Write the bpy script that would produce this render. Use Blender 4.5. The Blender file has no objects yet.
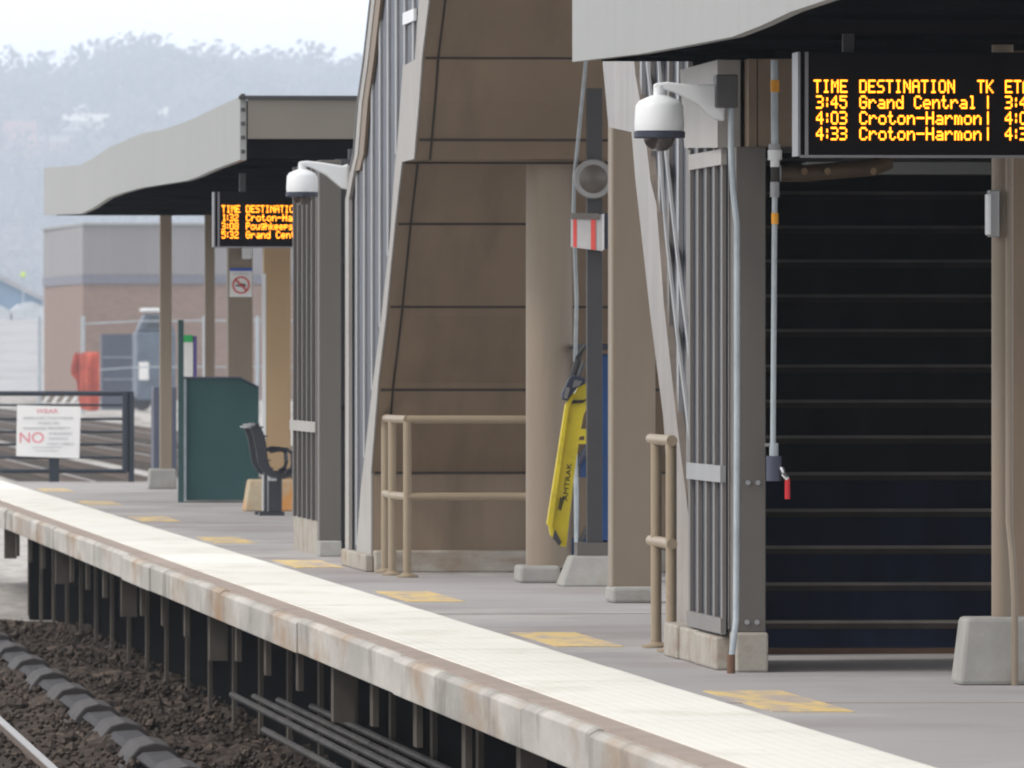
import bpy, bmesh, math, random
from mathutils import Vector, Matrix
random.seed(7)
sc = bpy.context.scene
COL = sc.collection
R = math.radians

# ------------------------------------------------------------------ camera
F = 12000.0                      # focal length in pixels (very long telephoto)
cam_d = bpy.data.cameras.new('camera'); cam = bpy.data.objects.new('camera', cam_d); COL.objects.link(cam)
cam_d.sensor_width = 36; cam_d.lens = 11965/1024*36
cam_d.shift_y = -27/1024
cam.location = (.016, .419, 1.5); cam.rotation_euler = (R(90), 0, -math.asin(.076))
cam_d.clip_start = 1; cam_d.clip_end = 20000
cam_d.dof.use_dof = True; cam_d.dof.focus_distance = 60; cam_d.dof.aperture_fstop = 20
sc.camera = cam
# ------------------------------------------------------------------ world, sun, exposure
SUN_EL, SUN_AZ = R(50), R(-105)          # azimuth from +Y, clockwise seen from above
w = bpy.data.worlds.new('World'); sc.world = w; w.use_nodes = True
nt = w.node_tree; bg = nt.nodes['Background']
sky = nt.nodes.new('ShaderNodeTexSky'); sky.sky_type = 'NISHITA'; sky.sun_disc = False
sky.sun_elevation = SUN_EL; sky.sun_rotation = SUN_AZ
sky.air_density = 1.0; sky.dust_density = 7.0; sky.ozone_density = 1.0
hs = nt.nodes.new('ShaderNodeHueSaturation'); hs.inputs['Saturation'].default_value = 0.62
mxw = nt.nodes.new('ShaderNodeMix'); mxw.data_type = 'RGBA'; mxw.inputs[0].default_value = .65      # thin bright overcast over the clear sky
nt.links.new(sky.outputs[0], hs.inputs['Color']); nt.links.new(hs.outputs[0], mxw.inputs[6]); mxw.inputs[7].default_value = (13, 13.2, 13.6, 1)
tcw = nt.nodes.new('ShaderNodeTexCoord'); spw = nt.nodes.new('ShaderNodeSeparateXYZ'); nt.links.new(tcw.outputs['Generated'], spw.inputs[0])
mrw = nt.nodes.new('ShaderNodeMapRange'); mrw.inputs[1].default_value = 0; mrw.inputs[2].default_value = .30; mrw.inputs[3].default_value = 29; mrw.inputs[4].default_value = 11.5
nt.links.new(spw.outputs[2], mrw.inputs[0]); nt.links.new(mrw.outputs[0], mxw.inputs[7])      # overcast brightest near the horizon
nt.links.new(mxw.outputs[2], bg.inputs['Color'])
bg.inputs['Strength'].default_value = 0.10
sd = bpy.data.lights.new('sun', 'SUN'); sd.energy = 1.3; sd.angle = R(14); sd.color = (1, .96, .9)
so = bpy.data.objects.new('sun', sd); COL.objects.link(so)
dv = Vector((math.sin(SUN_AZ)*math.cos(SUN_EL), math.cos(SUN_AZ)*math.cos(SUN_EL), math.sin(SUN_EL)))
so.rotation_euler = dv.to_track_quat('Z', 'Y').to_euler(); so.location = dv*50
sc.view_settings.view_transform = 'Standard'; sc.view_settings.look = 'None'
sc.view_settings.exposure = 0.19; sc.view_settings.gamma = 1
sc.render.engine = 'CYCLES'
sc.cycles.filter_width = 2.0
sc.cycles.volume_bounces = 3

# ------------------------------------------------------------------ helpers
def X_(px, s): return (px+400)/s
def Y_(s): return F/s
def Z_(py, s): return 1.5-(py-357)/s
def gs(py, z=0.0): return (py-357)/(1.5-z)      # scale (px per metre) of a ground point

def rgb(c): return (c[0], c[1], c[2], 1)
MATS = {}
def mat(name, col, rough=.6, metal=0, var=.12, scale=3.0, stretch=(1, 1, 1), bump=0.0, bscale=60, spec=.4,
        col2=None, thr=(.5, .65), sscale=1.5, sstretch=(1, 1, 1), emit=None, estr=0, col3=None, thr3=(.55, .7), s3=4, st3=(1,1,1)):
    m = bpy.data.materials.new(name); m.use_nodes = True; t = m.node_tree; N = t.nodes; L = t.links
    b = N['Principled BSDF']; b.inputs['Roughness'].default_value = rough; b.inputs['Metallic'].default_value = metal
    b.inputs['Specular IOR Level'].default_value = spec
    tc = N.new('ShaderNodeTexCoord')
    def noise(sca, st, det=6):
        mp = N.new('ShaderNodeMapping'); mp.inputs['Scale'].default_value = st
        L.new(tc.outputs['Object'], mp.inputs[0]); n = N.new('ShaderNodeTexNoise')
        n.inputs['Scale'].default_value = sca; n.inputs['Detail'].default_value = det; n.inputs['Roughness'].default_value = .62
        L.new(mp.outputs[0], n.inputs['Vector']); return n
    n = noise(scale, stretch)
    mr = N.new('ShaderNodeMapRange'); mr.inputs[1].default_value = .3; mr.inputs[2].default_value = .7
    mr.inputs[3].default_value = 1-var; mr.inputs[4].default_value = 1+var; L.new(n.outputs[0], mr.inputs[0])
    mx = N.new('ShaderNodeVectorMath'); mx.operation = 'MULTIPLY'; mx.inputs[0].default_value = col
    L.new(mr.outputs[0], mx.inputs[1]); out = mx.outputs[0]
    def layer(out, c, th, sca, st):
        n2 = noise(sca, st); cr = N.new('ShaderNodeMapRange'); cr.inputs[1].default_value = th[0]; cr.inputs[2].default_value = th[1]
        L.new(n2.outputs[0], cr.inputs[0]); mm = N.new('ShaderNodeMix'); mm.data_type = 'RGBA'
        L.new(cr.outputs[0], mm.inputs[0]); L.new(out, mm.inputs[6]); mm.inputs[7].default_value = rgb(c); return mm.outputs[2]
    if col2: out = layer(out, col2, thr, sscale, sstretch)
    if col3: out = layer(out, col3, thr3, s3, st3)
    L.new(out, b.inputs['Base Color'])
    if bump:
        n3 = noise(bscale, (1, 1, 1), 4); bp = N.new('ShaderNodeBump'); bp.inputs['Strength'].default_value = 1
        bp.inputs['Distance'].default_value = bump; L.new(n3.outputs[0], bp.inputs['Height']); L.new(bp.outputs[0], b.inputs['Normal'])
    if emit:
        b.inputs['Emission Color'].default_value = rgb(emit); b.inputs['Emission Strength'].default_value = estr
    MATS[name] = m; return m

M = MATS
mat('deck', (.35, .335, .34), .8, var=.08, scale=.6, stretch=(1, .25, 1), bump=.002, col2=(.27, .24, .235), thr=(.48, .68), sscale=.45, sstretch=(.8, .7, 1), col3=(.43, .42, .41), thr3=(.52, .66), s3=.6, st3=(.7, .45, 1))
mat('coping', (.45, .43, .40), .85, var=.30, scale=.35, stretch=(1, 1, 4), bump=.01, bscale=6, col2=(.33, .22, .135), thr=(.50, .66), sscale=.25, sstretch=(1, 1, 5), col3=(.17, .155, .14), thr3=(.53, .70), s3=.55, st3=(1, 1, 1.5))
mat('border', (.35, .29, .255), .85, var=.12, scale=2, bump=.003)
mat('tactile', (.80, .79, .735), .75, var=.05, scale=.5, stretch=(1, .5, 1), col2=(.66, .635, .56), thr=(.52, .72), sscale=.7, sstretch=(2, .8, 1))
mat('marking', (.66, .49, .21), .7, var=.12, scale=6, col2=(.41, .35, .31), thr=(.44, .60), sscale=2.2, sstretch=(2.5, .45, 1))
mat('concrete', (.33, .325, .31), .85, var=.15, scale=4, bump=.003, bscale=40, col2=(.27, .25, .22), thr=(.52, .72), sscale=3)
mat('concrete_rust', (.45, .38, .27), .85, var=.15, scale=5, bump=.003, col2=(.58, .26, .07), thr=(.44, .62), sscale=3.5, sstretch=(1, 1, .6))
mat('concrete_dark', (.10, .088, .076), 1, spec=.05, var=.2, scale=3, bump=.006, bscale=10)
mat('plinth', (.36, .335, .295), .85, var=.15, scale=6, bump=.004, col2=(.28, .22, .17), thr=(.5, .68), sscale=2.5, sstretch=(1, 1, 2))
mat('brown', (.225, .168, .118), .55, var=.10, scale=.9, stretch=(1, 1, .5), bump=.004, bscale=1.5, col2=(.165, .122, .085), thr=(.48, .75), sscale=1.1, sstretch=(2.5, .5, .5))
mat('brown_col', (.25, .203, .155), .5, var=.07, scale=1.5, stretch=(2, 2, .3), col2=(.205, .165, .127), thr=(.5, .75), sscale=1.2, sstretch=(3, 3, .3))
mat('brown_wood', (.42, .29, .165), .55, var=.07, scale=1.5, stretch=(2, 2, .3), col2=(.36, .18, .07), thr=(.62, .75), sscale=1.2, sstretch=(3, 3, .3))
mat('tan', (.30, .238, .165), .45, var=.06, scale=5)
mat('gray_post', (.115, .105, .097), .5, var=.07, scale=1.5, stretch=(2, 2, .4))
mat('gray_dark', (.05, .05, .055), .5, var=.1, scale=3)
mat('fascia', (.315, .325, .32), .5, var=.03, scale=.3, stretch=(1, .4, 1), col2=(.29, .30, .295), thr=(.5, .7), sscale=1.2, sstretch=(1, 4, .15))
mat('fascia_end', (.205, .185, .16), .55, var=.05, scale=1.2)  # darker than the side fascia: its turn from the light is in the colour
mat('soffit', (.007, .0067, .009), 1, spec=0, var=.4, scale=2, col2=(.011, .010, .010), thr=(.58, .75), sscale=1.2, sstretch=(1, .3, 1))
mat('joint', (.04, .033, .03), .8)
mat('steel', (.26, .22, .19), .33, metal=.55, var=.28, scale=1.6, stretch=(1, 2.5, .35), bump=.01, bscale=1.2, col2=(.23, .19, .16), thr=(.48, .7), sscale=1.6)
mat('sheet', (.34, .325, .31), .5, var=.06, scale=1.5, col2=(.30, .275, .25), thr=(.5, .75), sscale=1.6, sstretch=(1,1,.5))
mat('alum', (.30, .305, .32), .4, metal=.3, var=.1, scale=2)
mat('alum_warm', (.16, .15, .145), .5, var=.1, scale=2)
mat('glass', (.030, .034, .052), .4, var=.3, scale=1.0, stretch=(1, 2, 1), spec=.25)
mat('galv', (.40, .45, .49), .45, metal=.3, var=.15, scale=8)
mat('rusty_iron', (.16, .09, .06), .8)
mat('led_box', (.008, .007, .009), .9, spec=.08)
mat('led_frame', (.22, .22, .24), .4, metal=.4)
mat('led', (.9, .3, .02), .6, emit=(1.0, .31, .015), estr=3.6)
mat('white_plastic', (.74, .76, .78), .35, var=.03, spec=.5)
mat('cam_ring', (.03, .035, .06), .4)
mat('dome', (.06, .045, .045), .08, spec=.8)
mat('box_gray', (.07, .07, .075), .5)
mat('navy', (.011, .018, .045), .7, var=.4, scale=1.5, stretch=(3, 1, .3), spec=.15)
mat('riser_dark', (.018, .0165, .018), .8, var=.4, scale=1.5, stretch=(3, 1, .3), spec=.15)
mat('nosing_dark', (.05, .038, .032), .8, var=.3)
mat('sign_grey', (.42, .42, .43), .6)
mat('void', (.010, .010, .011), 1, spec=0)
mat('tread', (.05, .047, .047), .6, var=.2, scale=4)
mat('nosing', (.20, .175, .155), .5, var=.25, scale=3)
mat('yellow', (.62, .50, .03), .45, var=.12, scale=3, col2=(.42, .33, .03), thr=(.52, .7), sscale=4)
mat('black', (.02, .02, .022), .5)
mat('blue', (.015, .06, .19), .45, var=.1)
mat('green_board', (.022, .075, .078), .6, var=.1, scale=3, col2=(.03, .06, .06), thr=(.55, .7))
mat('green_post', (.03, .075, .08), .55)
mat('bench_black', (.018, .02, .032), .35, spec=.6)
mat('chrome', (.6, .6, .62), .2, metal=.9)
mat('white_sign', (.80, .80, .80), .5, var=.02)
mat('red_sign', (.62, .07, .06), .5)
mat('pink_ink', (.75, .25, .30), .6)
mat('grey_ink', (.45, .46, .50), .6)
mat('blue_ink', (.03, .09, .45), .5)
mat('green_top', (.03, .45, .12), .5)
mat('purple', (.12, .09, .30), .6)
mat('red_handle', (.6, .02, .03), .4)
mat('orange_tape', (.85, .38, .03), .5)
mat('ballast_dark', (.058, .046, .039), 1, spec=.1, var=.6, scale=6, bump=.04, bscale=9, col2=(.16, .12, .095), thr=(.55, .68), sscale=3.5)
mat('ballast', (.42, .40, .38), .95, var=.6, scale=4, bump=.03, bscale=6, col2=(.20, .18, .165), thr=(.5, .62), sscale=.25, sstretch=(3, .25, 1))
mat('stones', (.065, .052, .043), .95, var=.8, scale=2.2, spec=.1, col2=(.15, .115, .09), thr=(.60, .7), sscale=6)
mat('rail_side', (.12, .085, .065), .7)
mat('rail_top', (.30, .29, .29), .35, metal=.6)
mat('tie', (.085, .07, .06), .9, var=.3)
mat('tie_light', (.36, .34, .32), .9, var=.2)
mat('cover', (.032, .030, .034), .7, var=.3, scale=4, spec=.2)
mat('cover_cap', (.045, .040, .040), .65, var=.3, scale=4, spec=.25)
mat('pipe_dark', (.05, .047, .045), .7, var=.4, spec=.15)
mat('gate_paint', (.022, .03, .045), .5)
mat('cladding', (.25, .24, .25), .6, var=.05, scale=.5, stretch=(4, 1, .1))
mat('cladding_trim', (.17, .17, .21), .6)
mat('orange_net', (.62, .13, .08), .8, var=.35, scale=1.2)
mat('cabinet', (.07, .08, .12), .55, var=.1)
mat('truck', (.11, .14, .19), .5, var=.3, scale=1)
mat('slope', (.40, .40, .42), .95, var=.2, scale=.3, col2=(.31, .30, .31), thr=(.5, .7), sscale=.1)
mat('blue_roof', (.20, .30, .42), .6, var=.15, scale=.2)
mat('tarp', (.55, .58, .62), .8, var=.2, scale=.6, bump=.2, bscale=.8)
mat('hill', (.10, .095, .085), 1, var=.3, scale=.02)
mat('trees', (.15, .125, .13), 1, var=.7, scale=.010, spec=0, col2=(.04, .075, .06), thr=(.55, .62), sscale=.008, col3=(.26, .22, .23), thr3=(.56, .66), s3=.006)
mat('house_white', (.8, .78, .74), .7); mat('house_red', (.55, .27, .22), .8, var=.1, scale=.2); mat('house_roof', (.30, .29, .29), .8)
mat('window_dark', (.05, .06, .08), .3)
mat('pipe_brown', (.13, .085, .05), .45, var=.3, scale=3)
mat('mirror', (.10, .085, .075), .35, spec=.5)  # dull brown: the mirror's reflection is put into the colour
mat('ring', (.27, .27, .27), .4)

# brick (own nodes)
m = bpy.data.materials.new('brick'); m.use_nodes = True; t = m.node_tree; b = t.nodes['Principled BSDF']; b.inputs['Roughness'].default_value = .9
tc = t.nodes.new('ShaderNodeTexCoord'); sx = t.nodes.new('ShaderNodeSeparateXYZ'); t.links.new(tc.outputs['Object'], sx.inputs[0])
ad = t.nodes.new('ShaderNodeMath'); ad.operation = 'ADD'; t.links.new(sx.outputs[0], ad.inputs[0]); t.links.new(sx.outputs[1], ad.inputs[1])
cx = t.nodes.new('ShaderNodeCombineXYZ'); t.links.new(ad.outputs[0], cx.inputs[0]); t.links.new(sx.outputs[2], cx.inputs[1])
bk = t.nodes.new('ShaderNodeTexBrick'); t.links.new(cx.outputs[0], bk.inputs['Vector']); bk.inputs['Scale'].default_value = 1.0
bk.inputs['Color1'].default_value = (.27, .165, .125, 1); bk.inputs['Color2'].default_value = (.20, .13, .105, 1); bk.inputs['Mortar'].default_value = (.30, .24, .21, 1)
bk.inputs['Brick Width'].default_value = .42; bk.inputs['Row Height'].default_value = .17; bk.inputs['Mortar Size'].default_value = .02
t.links.new(bk.outputs[0], b.inputs['Base Color']); M['brick'] = m

# tactile domes bump
t = M['tactile'].node_tree; b = t.nodes['Principled BSDF']; tc = t.nodes.new('ShaderNodeTexCoord')
vo = t.nodes.new('ShaderNodeTexVoronoi'); vo.inputs['Scale'].default_value = 16; vo.inputs['Randomness'].default_value = 0
t.links.new(tc.outputs['Object'], vo.inputs['Vector']); bp = t.nodes.new('ShaderNodeBump'); bp.invert = True
bp.inputs['Distance'].default_value = .012; bp.inputs['Strength'].default_value = .45
t.links.new(vo.outputs['Distance'], bp.inputs['Height']); t.links.new(bp.outputs[0], b.inputs['Normal'])

class MB:
    def __init__(s): s.v = []; s.f = []
    def add(s, vs, fs):
        o = len(s.v); s.v += [tuple(v) for v in vs]; s.f += [tuple(i+o for i in f) for f in fs]; return s
    def box(s, x0, x1, y0, y1, z0, z1):
        return s.add([(x0,y0,z0),(x1,y0,z0),(x1,y1,z0),(x0,y1,z0),(x0,y0,z1),(x1,y0,z1),(x1,y1,z1),(x0,y1,z1)],
                     [(0,3,2,1),(4,5,6,7),(0,1,5,4),(1,2,6,5),(2,3,7,6),(3,0,4,7)])
    def taper(s, x0, x1, y0, y1, z0, z1, t):
        return s.add([(x0,y0,z0),(x1,y0,z0),(x1,y1,z0),(x0,y1,z0),(x0+t,y0+t,z1),(x1-t,y0+t,z1),(x1-t,y1-t,z1),(x0+t,y1-t,z1)],
                     [(0,3,2,1),(4,5,6,7),(0,1,5,4),(1,2,6,5),(2,3,7,6),(3,0,4,7)])
    def tube(s, pts, r, n=10, r2=None):
        pts = [Vector(p) for p in pts]; k = len(pts); rings = []
        for i, p in enumerate(pts):
            d = (pts[min(i+1, k-1)]-pts[max(i-1, 0)]).normalized()
            u = d.cross(Vector((0,0,1)) if abs(d.z) < .9 else Vector((0,1,0))).normalized(); v = d.cross(u)
            rr = r if r2 is None else r+(r2-r)*i/(k-1)
            rings.append([p+u*rr*math.cos(a*2*math.pi/n)+v*rr*math.sin(a*2*math.pi/n) for a in range(n)])
        vs = [q for rg in rings for q in rg]; fs = []
        for i in range(k-1):
            for a in range(n): b2 = (a+1) % n; fs.append((i*n+a, i*n+b2, (i+1)*n+b2, (i+1)*n+a))
        fs.append(tuple(range(n))[::-1]); fs.append(tuple((k-1)*n+a for a in range(n)))
        return s.add(vs, fs)
    def lathe(s, c, prof, n=28, axis='z'):
        vs = []; k = len(prof)
        for r, h in prof:
            for a in range(n):
                q = (r*math.cos(a*2*math.pi/n), r*math.sin(a*2*math.pi/n), h)
                if axis == 'y': q = (q[0], q[2], q[1])
                vs.append((c[0]+q[0], c[1]+q[1], c[2]+q[2]))
        fs = []
        for i in range(k-1):
            for a in range(n): b2 = (a+1) % n; fs.append((i*n+a, i*n+b2, (i+1)*n+b2, (i+1)*n+a))
        fs.append(tuple(range(n))[::-1]); fs.append(tuple((k-1)*n+a for a in range(n)))
        return s.add(vs, fs)
    def prism_yz(s, poly, x0, x1):      # polygon in (y,z)
        n = len(poly); vs = [(x0, y, z) for y, z in poly]+[(x1, y, z) for y, z in poly]
        return s.add(vs, [tuple(range(n)), tuple(range(2*n-1, n-1, -1))]+[(i, i+n, (i+1) % n+n, (i+1) % n) for i in range(n)])
    def prism_xz(s, poly, y0, y1):
        n = len(poly); vs = [(x, y0, z) for x, z in poly]+[(x, y1, z) for x, z in poly]
        return s.add(vs, [tuple(range(n)), tuple(range(2*n-1, n-1, -1))]+[(i, i+n, (i+1) % n+n, (i+1) % n) for i in range(n)])
    def build(s, name, m, parent=None, bevel=0, smooth=False):
        me = bpy.data.meshes.new(name); o0 = Vector((0, 0, 0))
        org = parent.matrix_world.translation.copy() if parent else Vector((0, 0, 0))
        me.from_pydata([(v[0]-org.x, v[1]-org.y, v[2]-org.z) for v in s.v], [], s.f)
        bm = bmesh.new(); bm.from_mesh(me); bmesh.ops.recalc_face_normals(bm, faces=bm.faces); bm.to_mesh(me); bm.free()
        me.materials.append(M[m]); o = bpy.data.objects.new(name, me); COL.objects.link(o)
        if parent: o.parent = parent
        o['_o'] = 0; del o['_o']
        if smooth:
            for p in me.polygons: p.use_smooth = True
            md = o.modifiers.new('ws', 'EDGE_SPLIT'); md.split_angle = R(40)
        if bevel:
            md = o.modifiers.new('bevel', 'BEVEL'); md.width = bevel; md.segments = 2; md.limit_method = 'ANGLE'
        return o

WORLDPOS = {}
def thing(name, label, cat, loc, group=None, kind=None):
    o = bpy.data.objects.new(name, None); COL.objects.link(o); o.location = loc; o.empty_display_size = .2
    o.matrix_world = Matrix.Translation(loc)
    if label: o['label'] = label; o['category'] = cat
    if group: o['group'] = group
    if kind: o['kind'] = kind
    return o
def tag(o, label, cat, group=None):
    o['label'] = label; o['category'] = cat
    if group: o['group'] = group
    return o
def sub(mb, name, m, parent, top, **k):      # sub-part: parent is a part mesh (which sits at its thing's origin)
    o = mb.build(name, m, top, **k); o.parent = parent; return o
def copy_tree(o, parent=None):
    c = o.copy(); COL.objects.link(c)
    if parent: c.parent = parent
    for ch in list(o.children): copy_tree(ch, c)
    return c

def text_mesh(txt, size, align='LEFT'):
    cu = bpy.data.curves.new('t', 'FONT'); cu.body = txt; cu.size = size; cu.align_x = align; cu.extrude = .001
    o = bpy.data.objects.new('t', cu); COL.objects.link(o); dg = bpy.context.evaluated_depsgraph_get()
    me = bpy.data.meshes.new_from_object(o.evaluated_get(dg)); bpy.data.objects.remove(o); bpy.data.curves.remove(cu); return me
def text_on(txt, name, m, parent, center, height, width=None, roll=0, yaw=0):
    """centred text facing -Y; center in world space; scaled to fit exactly"""
    me = text_mesh(txt, 1.0); xs = [v.co.x for v in me.vertices]; ys = [v.co.y for v in me.vertices]
    cx0, cy0 = (min(xs)+max(xs))/2, (min(ys)+max(ys))/2; sy = height/(max(ys)-min(ys)); sx_ = width/(max(xs)-min(xs)) if width else sy
    org = parent.matrix_world.translation if parent.type == 'EMPTY' else parent.parent.matrix_world.translation
    rot = Matrix.Rotation(yaw, 3, 'Z') @ Matrix.Rotation(R(90), 3, 'X') @ Matrix.Rotation(roll, 3, 'Z')
    for v in me.vertices:
        v.co = rot @ Vector(((v.co.x-cx0)*sx_, (v.co.y-cy0)*sy, v.co.z)) + Vector(center)-org
    me.name = name; me.materials.clear(); me.materials.append(M[m]); o = bpy.data.objects.new(name, me); COL.objects.link(o); o.parent = parent
    return o

def arr_from(mb, *a): return mb

# ================================================================== SETTING: terrain
g = MB(); g.add([(-3000, -200, -1.22), (3000, -200, -1.22), (3000, 10100, -1.22), (-3000, 10100, -1.22)], [(0, 1, 2, 3)])
o = g.build('ground', 'ballast'); o['kind'] = 'structure'
# dark dirt track bed along the platform, finely displaced
def bed(x0, x1, y0, y1, nx, ny, amp, zb, m, name):
    mb = MB(); rnd = random.Random(3)
    for j in range(ny+1):
        for i in range(nx+1):
            x = x0+(x1-x0)*i/nx; y = y0+(y1-y0)*j/ny
            z = max(-1.212, zb+rnd.uniform(-amp, amp)*(.4 if x < 3.3 else 1)+.035*math.sin(y*.7+x*2)*(.3 if x < 3.3 else 1)-.085*max(0, min(1, (3.5-x)/.5)))
            if i in (0, nx) or j in (0, ny): z = zb-.12
            mb.v.append((x+rnd.uniform(-.02, .02), y+rnd.uniform(-.1, .1), z))
    for j in range(ny):
        for i in range(nx):
            a = j*(nx+1)+i; mb.f.append((a, a+1, a+nx+2, a+nx+1))
    o = mb.build(name, m); o['kind'] = 'structure'; return o
bed(-3, 8.4, 40, 119, 200, 420, .032, -1.12, 'ballast_dark', 'track_bed')
mb = MB(); rnd = random.Random(11)
for i in range(7500):                                     # loose ballast stones
    x = rnd.uniform(2.2, 4.9); y = rnd.uniform(42, 117); r = rnd.uniform(.009, .026)*(2.4 if rnd.random() < .04 else 1); z = -1.1+rnd.uniform(-.01, .03)-.09*max(0, min(1, (3.5-x)/.5))
    p = [Vector((rnd.gauss(0, 1), rnd.gauss(0, 1), rnd.gauss(0, 1))).normalized()*r*rnd.uniform(.7, 1.2) for _ in range(4)]
    vs = [(x+r*rnd.uniform(.8,1.3), y, z), (x-r, y+r*.3, z), (x, y+r*rnd.uniform(1,2), z-r*.2), (x, y-r*1.2, z+.1*r), (x+.2*r, y, z+r*rnd.uniform(.7, 1.1)), (x, y, z-r)]
    mb.add(vs, [(0,2,4),(2,1,4),(1,3,4),(3,0,4),(2,0,5),(1,2,5),(3,1,5),(0,3,5)])
o = mb.build('ballast_stones', 'stones'); o['kind'] = 'stuff'; tag(o, 'loose brown ballast stones beside the third rail below the platform', 'ballast')

# embankment far left
mb = MB(); prof = [(830, -1.3), (960, 2.4), (1090, 4.9), (1500, 6), (1600, -1.4)]
mb.prism_yz(prof, -60, 60); o = mb.build('embankment', 'slope'); o['kind'] = 'structure'

# far hillside
HS = 2.2
def hill_z(x, y):
    t = max(0, min(1, (y-2300)/1650)); sm = t*t*(3-2*t)
    return -1.5+ (82+2.5*math.sin(x*.045)+2*math.sin(x*.11+1)+ (x-130)*.03)*sm
mb = MB(); NX, NY = 60, 50
for j in range(NY+1):
    for i in range(NX+1):
        x = -200+1000*i/NX; y = 2250+2100*j/NY; mb.v.append((x*HS, y*HS, hill_z(x, y)*HS))
for j in range(NY):
    for i in range(NX):
        a = j*(NX+1)+i; mb.f.append((a, a+1, a+NX+2, a+NX+1))
o = mb.build('hill', 'hill'); o['kind'] = 'structure'
mb = MB(); rnd = random.Random(5)
def ray_s(px, py):                  # scale at which a sight line meets the hillside
    q = 5.2/HS*1.0
    while q > 3.05/HS:
        Yq = F/q; x = (px+400)/q
        if 1.5-(py-357)/q <= hill_z(x/HS, Yq/HS)*HS: return q*HS
        q *= .995
    return q*HS
HOUSE_RECTS = [(0, 38, 112, 170, 4.0), (36, 74, 130, 156, 3.95), (60, 114, 108, 134, 3.7), (72, 94, 100, 116, 3.55), (34, 48, 102, 118, 3.5), (158, 178, 104, 128, 3.6)]
HOUSE_RECTS = [(a, b, c_, d_, ray_s((a+b)/2, d_-4)) for a, b, c_, d_, q_ in HOUSE_RECTS]
def crown(x, y, z, r, h, nl, ls):
    for _ in range(nl):
        while 1:
            p = Vector((rnd.uniform(-1,1), rnd.uniform(-1,1), rnd.uniform(-1,1)))
            if .3 < p.length < 1: break
        c = Vector((x+p.x*r, y+p.y*r, z+h*.55+p.z*h*.5)); u = Vector((rnd.gauss(0,1), rnd.gauss(0,1), rnd.gauss(0,1))).normalized()
        v = u.orthogonal().normalized(); q = u.cross(v); l = ls*rnd.uniform(.6, 1.3)
        mb.add([(c+v*l)*HS, (c+q*l*.8)*HS, (c-v*l)*HS, (c-q*l*.7)*HS], [(0,1,2,3)])
for i in range(4200):
    y = rnd.uniform(2450, 4020); fx = (rnd.uniform(-60, 470)+400)/F*y if i < 3500 else rnd.uniform(0, 420)
    z = hill_z(fx, y); sq = F/y/HS; ppx = fx*HS*sq-400; ppy = 357+1.5*sq-z*HS*sq
    if any(a-5 < ppx < b+5 and c_ < ppy-3 < d_+24 and y*HS < F/q_*HS+25 for a, b, c_, d_, q_ in HOUSE_RECTS): continue
    hgt = rnd.uniform(8, 15)*(1.35 if rnd.random() < .08 else 1); crown(fx, y, z, rnd.uniform(3, 6.5), hgt, 42, 1.15)
for i in range(150):                                      # taller clumps standing out along the ridge
    y = rnd.uniform(3850, 3990); fx = (rnd.uniform(-40, 460)+400)/F*y; r = rnd.uniform(4, 9)
    crown(fx, y, hill_z(fx, y), r, rnd.uniform(13, 22), 70, 1.2)
o = mb.build('hillside_wood', 'trees'); o['kind'] = 'stuff'; tag(o, 'hazy bare grey-brown wood covering the distant hillside', 'wood')

def house(name, label, px, py_base, s, wpx, hpx, wallm, flat=False, group='houses on the hazy hillside'):
    s = ray_s(px+wpx/2, py_base)/HS; Y = F/s; x0 = X_(px, s); wd = wpx/s; z0 = Z_(py_base, s); h = hpx/s
    t = thing(name, label, 'house', (x0, Y, z0), group)
    MB().box(x0, x0+wd, Y, Y+12, z0-14, z0+h*(1 if flat else .62)).build('wall', wallm, t)
    if flat: MB().box(x0-.3, x0+wd+.3, Y-.3, Y+12.3, z0+h, z0+h+.5).build('roof', 'house_roof', t)
    else:
        m0 = z0+h*.62; MB().prism_yz([(Y-.6, m0), (Y+12.6, m0), (Y+6, z0+h)], x0-.4, x0+wd+.4).build('roof', 'house_white' if wallm == 'house_white' else 'house_roof', t)
    n = max(2, int(wd/4))
    for k in range(n):
        xw = x0+wd*(k+.5)/n
        for zz in ([.3] if not flat else [.15, .5, .75]):
            MB().box(xw-.7, xw+.7, Y-.08, Y-.02, z0+h*zz, z0+h*zz+min(1.6, h*.2)).build('window', 'window_dark', t)
house('apartment_block', 'large reddish building at the left edge of the hazy hillside', 3, 168, 4.0, 34, 48, 'house_red', True)
house('long_house', 'low reddish house wing to the right of the large reddish building', 38, 152, 3.95, 32, 17, 'house_red')
house('pale_house', 'wide pale-roofed house in the middle of the hillside above the canopy', 62, 132, 3.7, 48, 19, 'house_white')
house('white_house', 'small white house just above the wide pale-roofed one', 74, 113, 3.55, 16, 9, 'house_white')
house('gabled_house', 'little pale house left of the small white one, high on the hill', 36, 114, 3.5, 10, 11, 'house_white')
house('narrow_house', 'narrow pale house on the hill right of the wide pale-roofed one', 160, 124, 3.6, 14, 18, 'house_white')

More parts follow.
